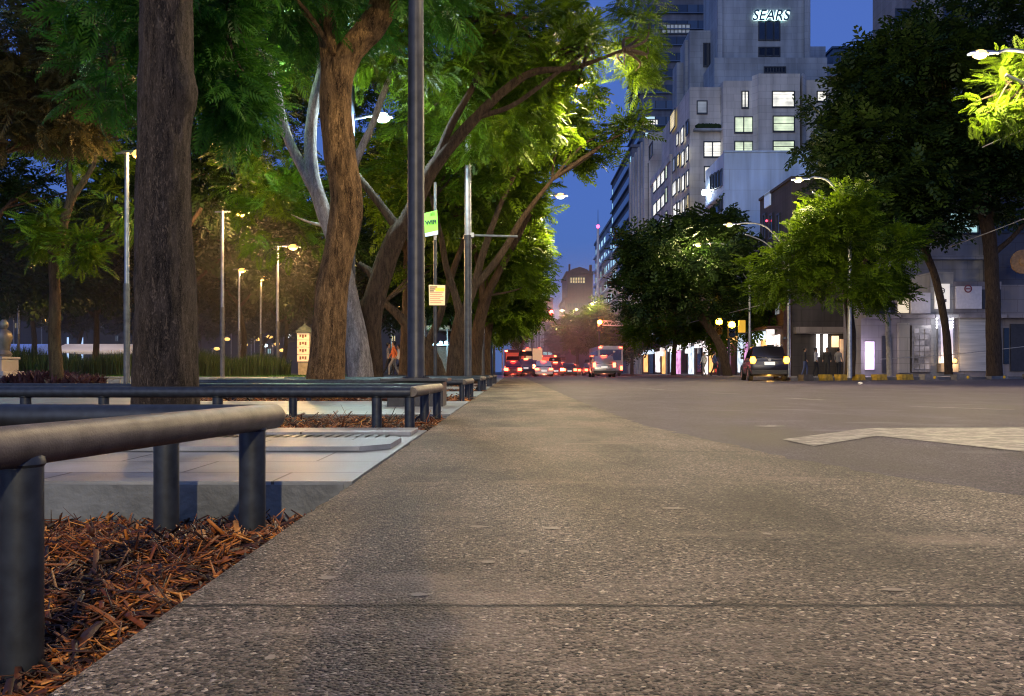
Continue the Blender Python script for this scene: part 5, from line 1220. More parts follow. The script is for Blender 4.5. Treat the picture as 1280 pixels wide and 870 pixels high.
    if plate:
        pb = MB(); pz = belt - .25 if suv else gc + .30; pb.box(-.24, .24, -.045 if suv else -.085, -.02, pz - .02, pz + .13); mesh_obj('licence_plate', pb.v, pb.f, M_plate, t, True)
    if detail:
        for s in (-1, 1):
            m_ = MB(); m_.box(s * hw + min(0, s * .18), s * hw + max(0, s * .18), fb - .75, fb - .63, belt + .03, belt + .18, bev=.03); mesh_obj('wing_mirror', m_.v, m_.f, body, t, True)
        for s in (-1, 1):
            if suv: rl = MB(); rl.tube([(s * hw * .74, rt + .05, Hh + .01), (s * hw * .74, rt + .15, Hh + .06), (s * hw * .74, ft - .2, Hh + .05), (s * hw * .74, ft, Hh - .02)], .02, 8, 3); mesh_obj('roof_rail', rl.v, rl.f, M_rim, t, True)
        if hazard:
            e_ = MB(); e_.disc((0, -.02, belt - .03), .07, 'y', .04, 16); mesh_obj('badge', e_.v, e_.f, M_rim, t, True)
            for yy in (L * .40, L * .62):
                for s in (-1, 1): hd = MB(); hd.box(min(s * hw, s * (hw + .03)), max(s * hw, s * (hw + .03)), yy - .11, yy + .08, belt - .17, belt - .13); mesh_obj('door_handle', hd.v, hd.f, M_rim, t, True)
    if light: lamp_light(None, (0, 0, 0), light, (1, .25, .12) if not hazard else (1, .5, .08), .2).parent = t; t.children[-1].location = (0, -.5, lz)
    return t
car('dark sport utility car parked at the far kerb with both amber hazard lights glowing', 12.15, 41.5, paint('paint_aubergine', (.02, .018, .028)), True, math.radians(-8), hazard=True, light=150, scale=.96)
car('silver sport utility car with red tail lights, in front of the blue backed bus', 7.35, 70, paint('paint_silver', (.42, .42, .44), .6), True, tail=R_on, light=60)
car('white saloon with a red glowing rear window strip, in front of the cream box truck', 2.95, 81, paint('paint_white', (.62, .6, .6), .05), tail=R_on, roof_bar=True, light=120)
car('dark saloon with a pale plate, between the white saloon and the silver car', 6.55, 100, paint('paint_black', (.02, .02, .025)), detail=False, tail=R_on)
cc = [paint('paint_grey', (.15, .15, .16), .5), paint('paint_red', (.30, .02, .02), .1), paint('paint_white', (.6, .6, .6)), paint('paint_navy', (.02, .03, .08)), paint('paint_tan', (.3, .26, .2))]
q = [(4.6, 92, 1), (6.9, 122, 3), (3.9, 134, 2), (9.6, 106, 0), (1.4, 88, 3), (.1, 84, 1), (.2, 93, 0), (2.05, 96, 3), (.3, 103, 1), (2.2, 106, 0), (.4, 113, 3), (2.4, 125, 0), (.5, 122, 2), (.6, 134, 1), (6.7, 112, 2), (8.4, 118, 4), (5.1, 126, 1), (8.3, 131, 0), (6.6, 137, 2), (4.9, 140, 0), (2.8, 144, 1), (.7, 148, 3)]
wh = ['left of the black saloon', 'beyond the silver car', 'past the cream truck', 'right of the silver car', 'just left of the white saloon', 'nearest the kerb', 'second from its front', 'beside the cream truck', 'deep in the kerb lane', 'just left of the cream truck', 'behind three others', 'hidden half by the truck', 'far down the kerb lane', 'farthest but one in the kerb lane',
      'right of the black saloon', 'left of the blue backed bus', 'in the middle lane beyond the black saloon', 'beyond the blue backed bus', 'deep in the third lane', 'deep in the middle lane', 'beyond the cream truck', 'last of the kerb lane']
cn_ = {0: 'grey', 1: 'red', 2: 'white', 3: 'navy', 4: 'tan'}
for i, (x, y, k) in enumerate(q):
    car('%s car waiting with bright brake lights, %s' % (cn_[k], wh[i]), x, y, cc[k], suv=i % 3 == 1, tail=R_hot if i % 2 == 0 else R_on, detail=False, roof_bar=True, plate=i % 2 == 0, group='cars queuing with red tail lights', light=110 if i < 6 else 0)

def bus(name, label, cat, x, y, L, Wd, Hh, body, back, lamps, rz=0., strips=False, gc=.35):
    t = thing(name, label, cat, (x, y, 0), rz); hw = Wd / 2
    mb = MB(); mb.box(-hw, hw, 0, L, gc, Hh, bev=.12); o = mesh_obj('body', mb.v, mb.f, body, t, True); smooth_angle(o, 50)
    mb = MB(); mb.box(-hw * .86, hw * .86, -.03, .05, Hh * .52, Hh * .88, bev=.02); mesh_obj('rear_window', mb.v, mb.f, back, t, True)
    for s in (-1, 1):
        n = max(3, int(L / 1.5))
        for k in range(n):
            a = .5 + (L - 1) * k / n; mb = MB(); mb.box(min(s * hw, s * (hw + .012)), max(s * hw, s * (hw + .012)), a, a + (L - 1) / n - .1, Hh * .50, Hh * .84); mesh_obj('side_window', mb.v, mb.f, M_cglass, t, True)
        for yy in (L * .2, L * .78): wheel(t, s * (hw - .16), yy, .45, .28, s)
        mb = MB()
        mb.box(min(s * hw * .80, s * hw * .96), max(s * hw * .80, s * hw * .96), -.05, .05, gc + .28, gc + .70, bev=.02); mesh_obj('tail_light', mb.v, mb.f, lamps, t, True)
        mb = MB(); mb.box(min(s * hw * .72, s * hw * .95), max(s * hw * .72, s * hw * .95), -.04, .05, Hh - .22, Hh - .12); mesh_obj('marker_light', mb.v, mb.f, lamps, t, True)
    mb = MB(); mb.box(-hw * .98, hw * .98, -.12, .1, gc - .02, gc + .22, bev=.03); mesh_obj('bumper', mb.v, mb.f, M_trim, t, True)
    mb = MB(); mb.box(-.25, .25, -.135, -.115, gc + .04, gc + .16); mesh_obj('licence_plate', mb.v, mb.f, M_plate, t, True)
    if strips:
        for z in (Hh - .10, Hh * .47, gc + .32):
            mb = MB(); mb.box(-hw - .02, -hw + .01, .15, L - .2, z - .045, z + .045); mesh_obj('side_light_strip', mb.v, mb.f, R_str, t, True)
        mb = MB(); mb.box(-hw * .66, hw * .66, -.05, .02, Hh - .15, Hh - .05); mesh_obj('rear_light_strip', mb.v, mb.f, R_str, t, True)
    return t
bus('city_bus', 'tall bus with a dark blue back panel in a pale frame, behind the silver car', 'bus', 10.3, 92, 10.5, 2.6, 3.15, paint('paint_bus_pale', (.45, .42, .42), .05), mat('bus_blue_panel', (.04, .06, .17), .3), R_on)
bus('city_bus', 'dark red bus with bright rear lamps standing in the kerb lane of the queue', 'bus', -.0 + .35, 99, 9, 2.4, 2.95, paint('paint_bus_dark', (.2, .03, .03), .05), emit('bus_back_dim', (1, .12, .06), .3, .7, 2), R_hot)
bus('city_bus', 'red bus crowded between the cream truck and the far cars', 'bus', 5.3, 128, 9, 2.4, 2.9, paint('paint_bus_red', (.42, .025, .02)), emit('bus_back_dim', (1, .12, .06), .3), R_hot)
# cream box truck
t = thing('box_truck', 'cream box truck seen from behind in the queue, above the white saloon', 'truck', (2.9, 118, 0)); 
mb = MB(); mb.box(-1.15, 1.15, 0, 5.4, 1.0, 3.55, bev=.04); mb.box(-1.17, 1.17, -.02, .06, 1.0, 1.14); mb.box(-1.17, 1.17, -.02, .06, 3.42, 3.57); mesh_obj('cargo_box', mb.v, mb.f, emit('truck_cream_glow', (1, .74, .36), .4, .2, .8), t, True)  # cargo box and doors glow by themselves in place of light falling on them
for s in (-1, 1):
    mb = MB(); mb.box(min(0, s * 1.1) + .02, max(0, s * 1.1) - .02, -.05, .0, 1.18, 3.38); mb.box(min(s * .05, s * 1.05), max(s * .05, s * 1.05), -.07, -.05, 2.42, 2.48); mesh_obj('cargo_door', mb.v, mb.f, emit('truck_door_glow', (1, .72, .35), .36, .15, .8), t, True)
mb = MB(); mb.box(-1.05, 1.05, 5.6, 7.3, .6, 2.5, bev=.15); mesh_obj('cab', mb.v, mb.f, cc[2], t, True)
mb = MB(); mb.box(-.95, .95, .1, 7, .6, .98); mesh_obj('chassis', mb.v, mb.f, M_trim, t, True)
for s in (-1, 1):
    for yy in (1.3, 6.3): wheel(t, s * .95, yy, .46, .3, s)
    mb = MB(); mb.box(min(s * .8, s * 1.1), max(s * .8, s * 1.1), -.06, .05, .72, .9); mesh_obj('tail_light', mb.v, mb.f, R_on, t, True)
    mb = MB(); mb.box(min(s * .7, s * .9), max(s * .7, s * .9), -.05, .0, 3.6, 3.68); mesh_obj('marker_light', mb.v, mb.f, R_on, t, True)

# ================================================================ TRAFFIC SIGNALS, WIRES, SIGN POST
def signal(px, sx, sy, Y, lit, label, truss=None, arm=True, boxm=None):
    c = W(sx, sy, Y); x = xx(px, Y); t = thing('traffic_light', label, 'traffic light', (x, Y, 0.15 if x > 13.3 else 0))
    mb = MB(); mb.tube([(x, Y, 0), (x, Y, c.z + .5)], .09, 10); smooth_angle(mb.build('pole', M_pole, t))
    if arm: mb = MB(); mb.tube([(x, Y, c.z + .35), (c.x, Y, c.z + .35)], .05, 8); mb.build('mast_arm', M_pole2, t)
    hb = MB(); hb.box(c.x - .26, c.x + .26, Y - .2, Y + .12, c.z - .85, c.z + .4, bev=.04); h_ = hb.build('signal_head', boxm or M_trim, t)
    for k in range(3):
        e = MB(); z = c.z + .1 - k * .34; e.disc((c.x, Y - .21, z), .24, 'y', .05, 16); e.build('signal_lens', lit if k == 0 else M_cglass, h_)
        vs = MB(); vs.tube([(c.x - .15, Y - .3, z + .03), (c.x, Y - .34, z + .17), (c.x + .15, Y - .3, z + .03)], .015, 6, 4); vs.build('visor', M_trim, h_)
    return t
red_l = emit('signal_red', (1, .04, .03), 120); org_l = emit('signal_orange', (1, .2, .02), 120); amb_l = emit('signal_amber', (1, .55, .03), 70)
s1 = signal(665, 689, 391, 118, red_l, 'red traffic light hung on a thin arm over the far end of the queue'); lamp_light(s1, W(689, 391, 116), 380, (1, .05, .04), .3)
s2 = signal(749, 749.5, 404, 100, org_l, 'orange red traffic light on a post at the left end of a white truss arm', arm=False); lamp_light(s2, W(749.5, 404, 98.5), 300, (1, .18, .04), .3)
mb = MB(); a, b_ = W(753, 401, 100), W(784, 402, 100)
for dz in (0, -.5): mb.tube([a + Vector((0, 0, dz)), b_ + Vector((0, 0, dz))], .06, 8)
for k in range(8): mb.tube([a.lerp(b_, k / 7) + Vector((0, 0, 0 if k % 2 else -.5)), a.lerp(b_, min(1, (k + 1) / 7)) + Vector((0, 0, -.5 if k % 2 else 0))], .03, 6)
mb.build('truss_arm', mat('truss_white', (.7, .68, .66), .5), s2)
signal(899, 898, 404, 66, amb_l, 'amber traffic light left of the other amber pair above the parked dark car', arm=False, boxm=mat('signal_box_yellow', (.5, .3, .03), .5))
s3 = signal(911, 914, 408, 64, amb_l, 'right amber traffic light with a second yellow box on a short arm', arm=False, boxm=MATS['signal_box_yellow'])
mb = MB(); c = W(927, 408, 64); mb.box(c.x - .24, c.x + .24, 63.8, 64.1, c.z - .45, c.z + .45, bev=.04); h_ = mb.build('signal_head', emit('signal_box_lit', (1, .55, .05), .6), s3); mb = MB(); mb.tube([W(911, 408, 64), c], .04, 6); mb.build('mast_arm', M_pole2, s3)
for lab, nmx, pts in [('pale utility pole standing between the lime tree and the largest crown', (1107, 47.), [(1112, 470, 7), (1110, 400, 6.5), (1104, 262, 6)])]:
    Y = nmx[1]; t = thing('utility_pole', lab, 'pole', (xx(1112, Y), Y, .15)); mb = MB(); mb.tube([W(x, y, Y) for x, y, _ in pts], [w_ * Y / F / 2 for *_, w_ in pts], 12); smooth_angle(mb.build('pole', mat('concrete_pole', (.30, .27, .25), .7), t))
    mb = MB(); mb.tube([W(1104, 268, Y), W(1092, 256, Y), W(1084, 246, Y)], .05, 8); mb.build('bracket', M_pole2, t)
M_wire = mat('wire_pale', (.35, .33, .32), .5)
for lab, P in [('overhead wire running from the utility pole down into the far trees', [(1103, 335, 47), (1020, 362, 52), (940, 384, 58), (860, 404, 66)]),
               ('topmost overhead wire at the right edge below the bright leaves', [(1228, 184, 36), (1255, 172, 33), (1300, 153, 29)]),
               ('overhead wire rising to the right edge across the lit office window', [(1186, 309, 46), (1240, 289, 41), (1320, 258, 34)]),
               ('sagging overhead wire from the utility pole to the slim dark trunk', [(1108, 280, 47), (1150, 283, 47), (1185, 274, 47)]),
               ('thin low wire crossing in front of the shop fronts', [(1100, 449, 52), (1190, 443, 52), (1300, 431, 52)])]:
    mb = MB(); mb.tube([W(*p) for p in P], .022, 6, 6); tag(mb.build('overhead_wire', M_wire), lab, 'wire')
Y = 26.; x = xx(544, Y); t = thing('sign_post', 'slim post with a green banner and cream notice board right of the thick lamp post', 'sign', (x, Y, 0))
mb = MB(); mb.tube([(x, Y, 0), (x, Y, zy(300, Y))], .055, 10); smooth_angle(mb.build('pole', M_pole, t)); mb = MB(); mb.tube([(x, Y, zy(300, Y)), (x, Y, zy(228, Y))], .045, 10); smooth_angle(mb.build('upper_pole', M_pole2, t))
P = [W(530, 266.5, Y - .12), W(546.5, 262.5, Y - .12), W(547.5, 288, Y - .12), W(531, 291.5, Y - .12)]; Q_ = [W(531, 291.5, Y - .12), W(547.5, 288, Y - .12), W(547.5, 293, Y - .12), W(531.3, 296, Y - .12)]
def sheet(name, P, m, par, th=.03):
    V = [tuple(p) for p in P] + [(p[0], p[1] + th, p[2]) for p in P]; mb = MB(); mb.add(V, [(3, 2, 1, 0), (4, 5, 6, 7), (0, 1, 5, 4), (1, 2, 6, 5), (2, 3, 7, 6), (3, 0, 4, 7)]); return mb.build(name, m, par)
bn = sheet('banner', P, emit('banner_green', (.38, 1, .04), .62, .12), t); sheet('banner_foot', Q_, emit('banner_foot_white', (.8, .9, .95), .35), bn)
M_txt = mat('banner_ink', (.02, .12, .04), .5); cb = (P[0] + P[1] + P[2] + P[3]) / 4
text_obj('banner_text', 'WiFi', .165, M_txt, bn, (cb.x + .0, Y - .16, cb.z - .03), (PI / 2, -.12, 0), .012, offset=.007)
mb = MB()
for k in range(3): mb.tube([(cb.x - .02 + .0, Y - .14, cb.z + .17 + k * .03), (cb.x + .05, Y - .14, cb.z + .195 + k * .035), (cb.x + .12, Y - .14, cb.z + .19 + k * .03)], .006, 6, 4)
mb.build('banner_emblem', M_txt, bn)
N_ = [W(536, 356, Y - .1), W(556.5, 356.5, Y - .1), W(556, 381.5, Y - .1), W(536.5, 381.5, Y - .1)]
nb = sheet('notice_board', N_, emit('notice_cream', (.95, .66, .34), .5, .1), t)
mb = MB(); c = (N_[0] + N_[2]) / 2
for k in range(9):
    w_ = [.22, .32, .12, .40, .36, .40, .30, .40, .34][k]; z = N_[0].z - .05 - k * .058; h_ = .03 if k < 3 else .008
    mb.box(N_[0].x + .03, N_[0].x + .03 + w_, Y - .115, Y - .105, z - h_, z)
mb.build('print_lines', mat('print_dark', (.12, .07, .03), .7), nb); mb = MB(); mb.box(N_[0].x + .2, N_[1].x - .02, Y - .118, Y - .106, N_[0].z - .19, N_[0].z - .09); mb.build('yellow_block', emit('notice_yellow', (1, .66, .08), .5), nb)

# kerb stones with yellow paint
def kerb(i, xc, n):
    t_ = (xc - 985) / (1290 - 985); d = KB - KA; 
    # intersect the viewing column with the kerb line
    k = (xc - CX) / F; s = (k * KA.y - KA.x) / (d.x - k * d.y); p = KA + d * s; u = d.normalized(); nrm = Vector((u.y, -u.x, 0))
    return p, u, nrm
M_ky = mat('kerb_yellow_worn', (.50, .30, .03), .6, 0, .55, 5, .3, 30); M_kc = mat('kerb_concrete', (.28, .24, .20), .7, 0, .35, 4, .3, 30); M_kd = mat('kerb_dark_block', (.09, .075, .06), .7, 0, .4, 4)
blocks = [(1004, 20, 1), (1029, 17, 0), (1048, 14, 0), (1070, 16, 0), (1096, 21, 0), (1128, 24, 0), (1158, 30, 2), (1199, 36, 2), (1244, 42, 2), (1284, 20, 1)]
lab = ['dark kerb block just right of the dark hazard lit car', 'first yellow painted kerb block right of the dark hazard lit car', 'second yellow painted kerb block from the dark car', 'third yellow painted kerb block from the dark car', 'fourth yellow kerb block, left of the utility pole',
       'yellow kerb block just right of the utility pole', 'long worn kerb stone below the paper rack', 'long worn kerb stone below the round logo door', 'long worn kerb stone in front of the steel shutter', 'plain kerb stone at the right edge of the photo']
for i, (xc, wpx, k) in enumerate(blocks):
    p, u, nrm = kerb(i, xc, 0); hw_ = wpx * p.y / F / 2 * .95; hh = .30
    t = thing('kerb_block', lab[i], 'kerb block', (p.x, p.y, 0), math.atan2(u.y, u.x), 'kerb blocks along the far pavement')
    mb = MB(); mb.prism([(-hw_, 0), (hw_ * 1.05, 0), (hw_ * (.5 if k == 2 else .86), hh), (-hw_ * .93, hh)], 'y', -.32, .06)
    mesh_obj('block', mb.v, mb.f, M_kd if k == 1 else M_kc if k == 2 else M_ky, t, True)
    if k == 2: mb = MB(); mb.sphere((hw_ * .35, -.33, .13), .09, 8); mesh_obj('reflector', mb.v, mb.f, emit('reflector_yellow', (.8, .45, .03), .12), t, True)
# ================================================================ PARK FURNISHINGS
t = thing('stone_pedestal', 'pale stone pedestal with the foot of a statue, cut by the left edge', 'pedestal', (xx(-4, 28), 28, 0))
Y = 28.; mb = MB(); c = xx(-6, Y)
mb.box(c - .62, c + .62, Y - .62, Y + .62, 0, .45, bev=.03); mb.box(c - .48, c + .48, Y - .48, Y + .48, .45, zy(446, Y) - .08, bev=.02); mb.box(c - .52, c + .52, Y - .52, Y + .52, zy(446, Y) - .08, zy(446, Y), bev=.02); mb.build('plinth', mat('pale_limestone', (.45, .42, .38), .7, 0, .15, 2, .15, 20), t)
mb = MB(); mb.lathe([(.2, 0), (.24, .08), (.16, .2), (.20, .45), (.26, .62), (.2, .8), (.08, .88), (.12, .95), (.13, 1.08), (.06, 1.18)], (c + .28, Y, zy(446, Y)), 14); smooth_angle(mb.build('bust', mat('bronze_pale', (.25, .22, .17), .4, .5), t))
# stacked info pillar
Y = 41.; x0, x1 = 373, 390; t = thing('info_pillar', 'cream pillar of four stacked panels with a dark roof cap, left of the curved flaky trunk', 'sign', (xx(381, Y), Y, .2))
for k in range(4):
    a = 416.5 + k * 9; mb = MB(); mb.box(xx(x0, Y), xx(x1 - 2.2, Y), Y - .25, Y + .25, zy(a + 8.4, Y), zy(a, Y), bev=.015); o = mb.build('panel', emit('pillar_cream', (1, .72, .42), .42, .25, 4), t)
    mb = MB(); [mb.box(xx(376 + j * 3.2, Y), xx(378.2 + j * 3.2, Y), Y - .262, Y - .252, zy(a + 5 + (j + k) % 2, Y), zy(a + 2, Y)) for j in range(3)]; mb.build('panel_print', mat('panel_ink', (.25, .12, .06), .7), o)
mb = MB(); mb.box(xx(388, Y), xx(389.4, Y), Y - .2, Y + .2, .2, zy(416, Y)); mb.box(xx(374, Y), xx(388, Y), Y - .2, Y + .2, .2, zy(453, Y)); mb.build('frame', mat('pillar_frame', (.4, .33, .2), .5), t)
mb = MB(); mb.box(xx(372, Y), xx(391, Y), Y - .35, Y + .35, zy(416, Y), zy(413, Y)); mb.lathe([(.34, 0), (.28, .12), (.12, .2), (.03, .3), (.02, .42)], (xx(381, Y), Y, zy(413, Y)), 10); mb.build('cap', mat('cap_green', (.10, .13, .09), .5), t)
# low park rails catching the lamp light
M_lr = mat('low_rail_paint', (.36, .34, .28), .4, .3)
for i, (x0, x1, y_, lab) in enumerate([(-10, 50, 475.5, 'low bright rail in front of the stone pedestal'), (55, 112, 476, 'low rail in front of the leaning young tree'), (116, 168, 475, 'low bright rail left of the thick trunk'), (262, 340, 475.5, 'low rail under the bright amber lamp right of the thick trunk'), (348, 392, 476, 'low rail left of the curved flaky trunk')]):
    Y = 27.; t = thing('low_rail', lab, 'rail', (xx(x0, Y), Y, 0), group='low rails along the lawn'); z = zy(y_ - 3, Y)
    mb = MB(); mb.tube([(xx(x0, Y), Y, z), (xx(x1, Y), Y, z)], .035, 8); smooth_angle(mb.build('rail', M_lr, t))
    n = max(3, int((x1 - x0) / 16))
    for k in range(n + 1): mb = MB(); x = xx(x0 + 2 + (x1 - x0 - 4) * k / n, Y); mb.tube([(x, Y, -.28), (x, Y, z - .02)], .025, 8); mb.build('post', M_lr, t)
# grass and beds
def blades(name, label, x0, x1, y0, y1, z0, n, hmin, hmax, w_, lean, m, cat, seed):
    r = np.random.default_rng(seed); x = r.uniform(x0, x1, n); y = r.uniform(y0, y1, n); h = r.uniform(hmin, hmax, n) * (.7 + .5 * np.abs(np.sin(x * 1.7) * np.cos(x * .53 + 1))); a = r.uniform(0, 2 * PI, n); ln = r.normal(0, lean, n)
    dx, dy = np.cos(a), np.sin(a); B = np.stack([x, y, np.full(n, z0)], 1); S = np.stack([-dy, dx, np.zeros(n)], 1) * (w_ / 2); D1 = np.stack([dx * ln * .35, dy * ln * .35, np.ones(n) * .6], 1) * h[:, None]; D2 = np.stack([dx * ln, dy * ln, np.ones(n)], 1) * h[:, None]
    V = np.stack([B - S, B + S, B + D1 + S * .8, B + D1 - S * .8, B + D2 + S * .12, B + D2 - S * .12], 1).reshape(-1, 3)
    k = (np.arange(n) * 6)[:, None, None]; Q = (np.array([[0, 1, 2, 3], [3, 2, 4, 5]])[None] + k).reshape(-1, 4)
    o = np_obj(name, V, Q, m); tag(o, label, cat, kind='stuff'); return o
blades('lawn_grass', 'short green lawn grass lit by the park lamps', -32, -6.6, 29.5, 40, .2, 26000, .05, .12, .03, .5, L_emer, 'grass', 3)
blades('reed_grass', 'tall dark ornamental grass in a long bed across the park', -32, -9., 33.4, 36, .2, 22000, .6, 1.15, .035, .25, leaf_mat('reeds', (.012, .032, .008), (.06, .10, .02), .25), 'ornamental grass', 4)
blades('purple_ground_cover', 'low purple leaved plants round the foot of the leaning young tree', xx(15, 26), xx(112, 26), 25.2, 27.2, .0, 2600, .15, .42, .09, .8, leaf_mat('purple_leaves', (.03, .012, .02), (.11, .05, .07), .15), 'ground cover', 5)
# white wall / tents far in the park
t = thing('market_tent', 'long blue white tent roof glowing far behind the ornamental grass at the left', 'tent', (xx(90, 62), 62, .2))
Y = 62.; mb = MB(); mb.prism([(Y - 2, zy(443, Y)), (Y - 2.1, zy(440, Y)), (Y, zy(430, Y)), (Y + 2, zy(440, Y)), (Y + 2, zy(443, Y))], 'x', xx(2, Y), xx(60, Y)); mb.build('canopy', emit('tent_blue', (.25, .36, .9), .38, .5, .4), t)
mb = MB(); mb.prism([(Y - 2, zy(441, Y)), (Y - 2.1, zy(439, Y)), (Y, zy(430, Y)), (Y + 2, zy(440, Y)), (Y + 2, zy(442, Y))], 'x', xx(82, Y), xx(168, Y)); mb.build('canopy', emit('tent_cream', (1, .78, .68), .42, .6, .3), t)
for px in (4, 30, 58, 84, 110, 138, 166): mb = MB(); mb.tube([(xx(px, Y), Y - 1.9, .2), (xx(px, Y), Y - 1.9, zy(440, Y))], .05, 6); mb.build('tent_pole', M_pole2, t)
# dark frontage that closes the park behind
for i, (x0, x1, yt, lab) in enumerate([(-260, -40, 300, 'dark building closing the park beyond the left edge'), (-40, 96, 330, 'long dark building behind the small far park lamps at the left'), (97, 250, 318, 'dark building with blue light columns behind the leaning young tree'), (251, 400, 340, 'dark building behind the tiny distant park lamps'), (401, 530, 350, 'dark building seen between the pale trunk and the thick lamp post'), (531, 612, 372, 'dark building behind the sign post and forked slim tree')]):
    Y = 132.; t = thing('park_side_building', lab, 'building', (xx((x0 + x1) / 2, Y), Y, 0)); mb = MB(); block(mb, x0 + .3, x1 - .3, yt, Y + i * .5, Y + 22); mb.build('wall', stone('park_front_%d' % (i % 2), (.05, .05, .06) if i % 2 else (.07, .06, .06)), t)
    rr = random.Random(i)
    for k in range(8):
        x = x0 + (x1 - x0) * (k + .5) / 8; y = rr.choice([388, 404, 420, 436])
        if x > -20: fwin(t, Y + i * .5, x, y, x + rr.uniform(2, 5), y + 6, rr.choice([E_y, E_dim, M_glass, M_glass, E_c, E_dim]), 1)
    if i == 2:
        for px in (83.5, 90.5): pass
        for px in (100, 118): mb = MB(); mb.box(xx(px - 16, Y - 1), xx(px - 14.4, Y - 1), Y - 1.1, Y - .9, 0, zy(418 + (px % 3) * 4, Y)); mb.build('light_column', emit('column_blue', (.5, .7, 1), 1.1), t)
# white lit kiosk roof with a row of blue white floodlights
Y = 72.; t = thing('market_booth', 'open booth with a row of blue white floodlights behind the thick lamp post', 'booth', (xx(535, Y), Y, 0))
mb = MB(); block(mb, 508, 562, 407, Y, Y + 4, yb=411); mb.build('roof', mat('booth_roof', (.3, .22, .16), .6), t)
for px in (510, 530, 559): mb = MB(); mb.tube([(xx(px, Y), Y + .2, 0), (xx(px, Y), Y + .2, zy(410, Y))], .06, 6); mb.build('booth_pole', M_pole2, t)
for px in (505, 535, 541, 551, 557.5): mb = MB(); p = W(px, 428.5, Y - .3); mb.sphere(p, .13, 10); mb.build('floodlight', emit('flood_cyan', (.45, .9, 1), 22), t)
mb = MB(); mb.box(xx(508, Y), xx(562, Y), Y, Y + .08, zy(432, Y), zy(430, Y)); mb.build('rail', M_pole2, t); lamp_light(t, W(545, 429, Y - .6), 300, (.5, .9, 1), .3)
mb = MB(); mb.box(xx(508, Y), xx(562, Y), Y + 3.8, Y + 3.95, 0, zy(432, Y)); mb.build('back_wall', mat('booth_back', (.3, .27, .25), .7), t)

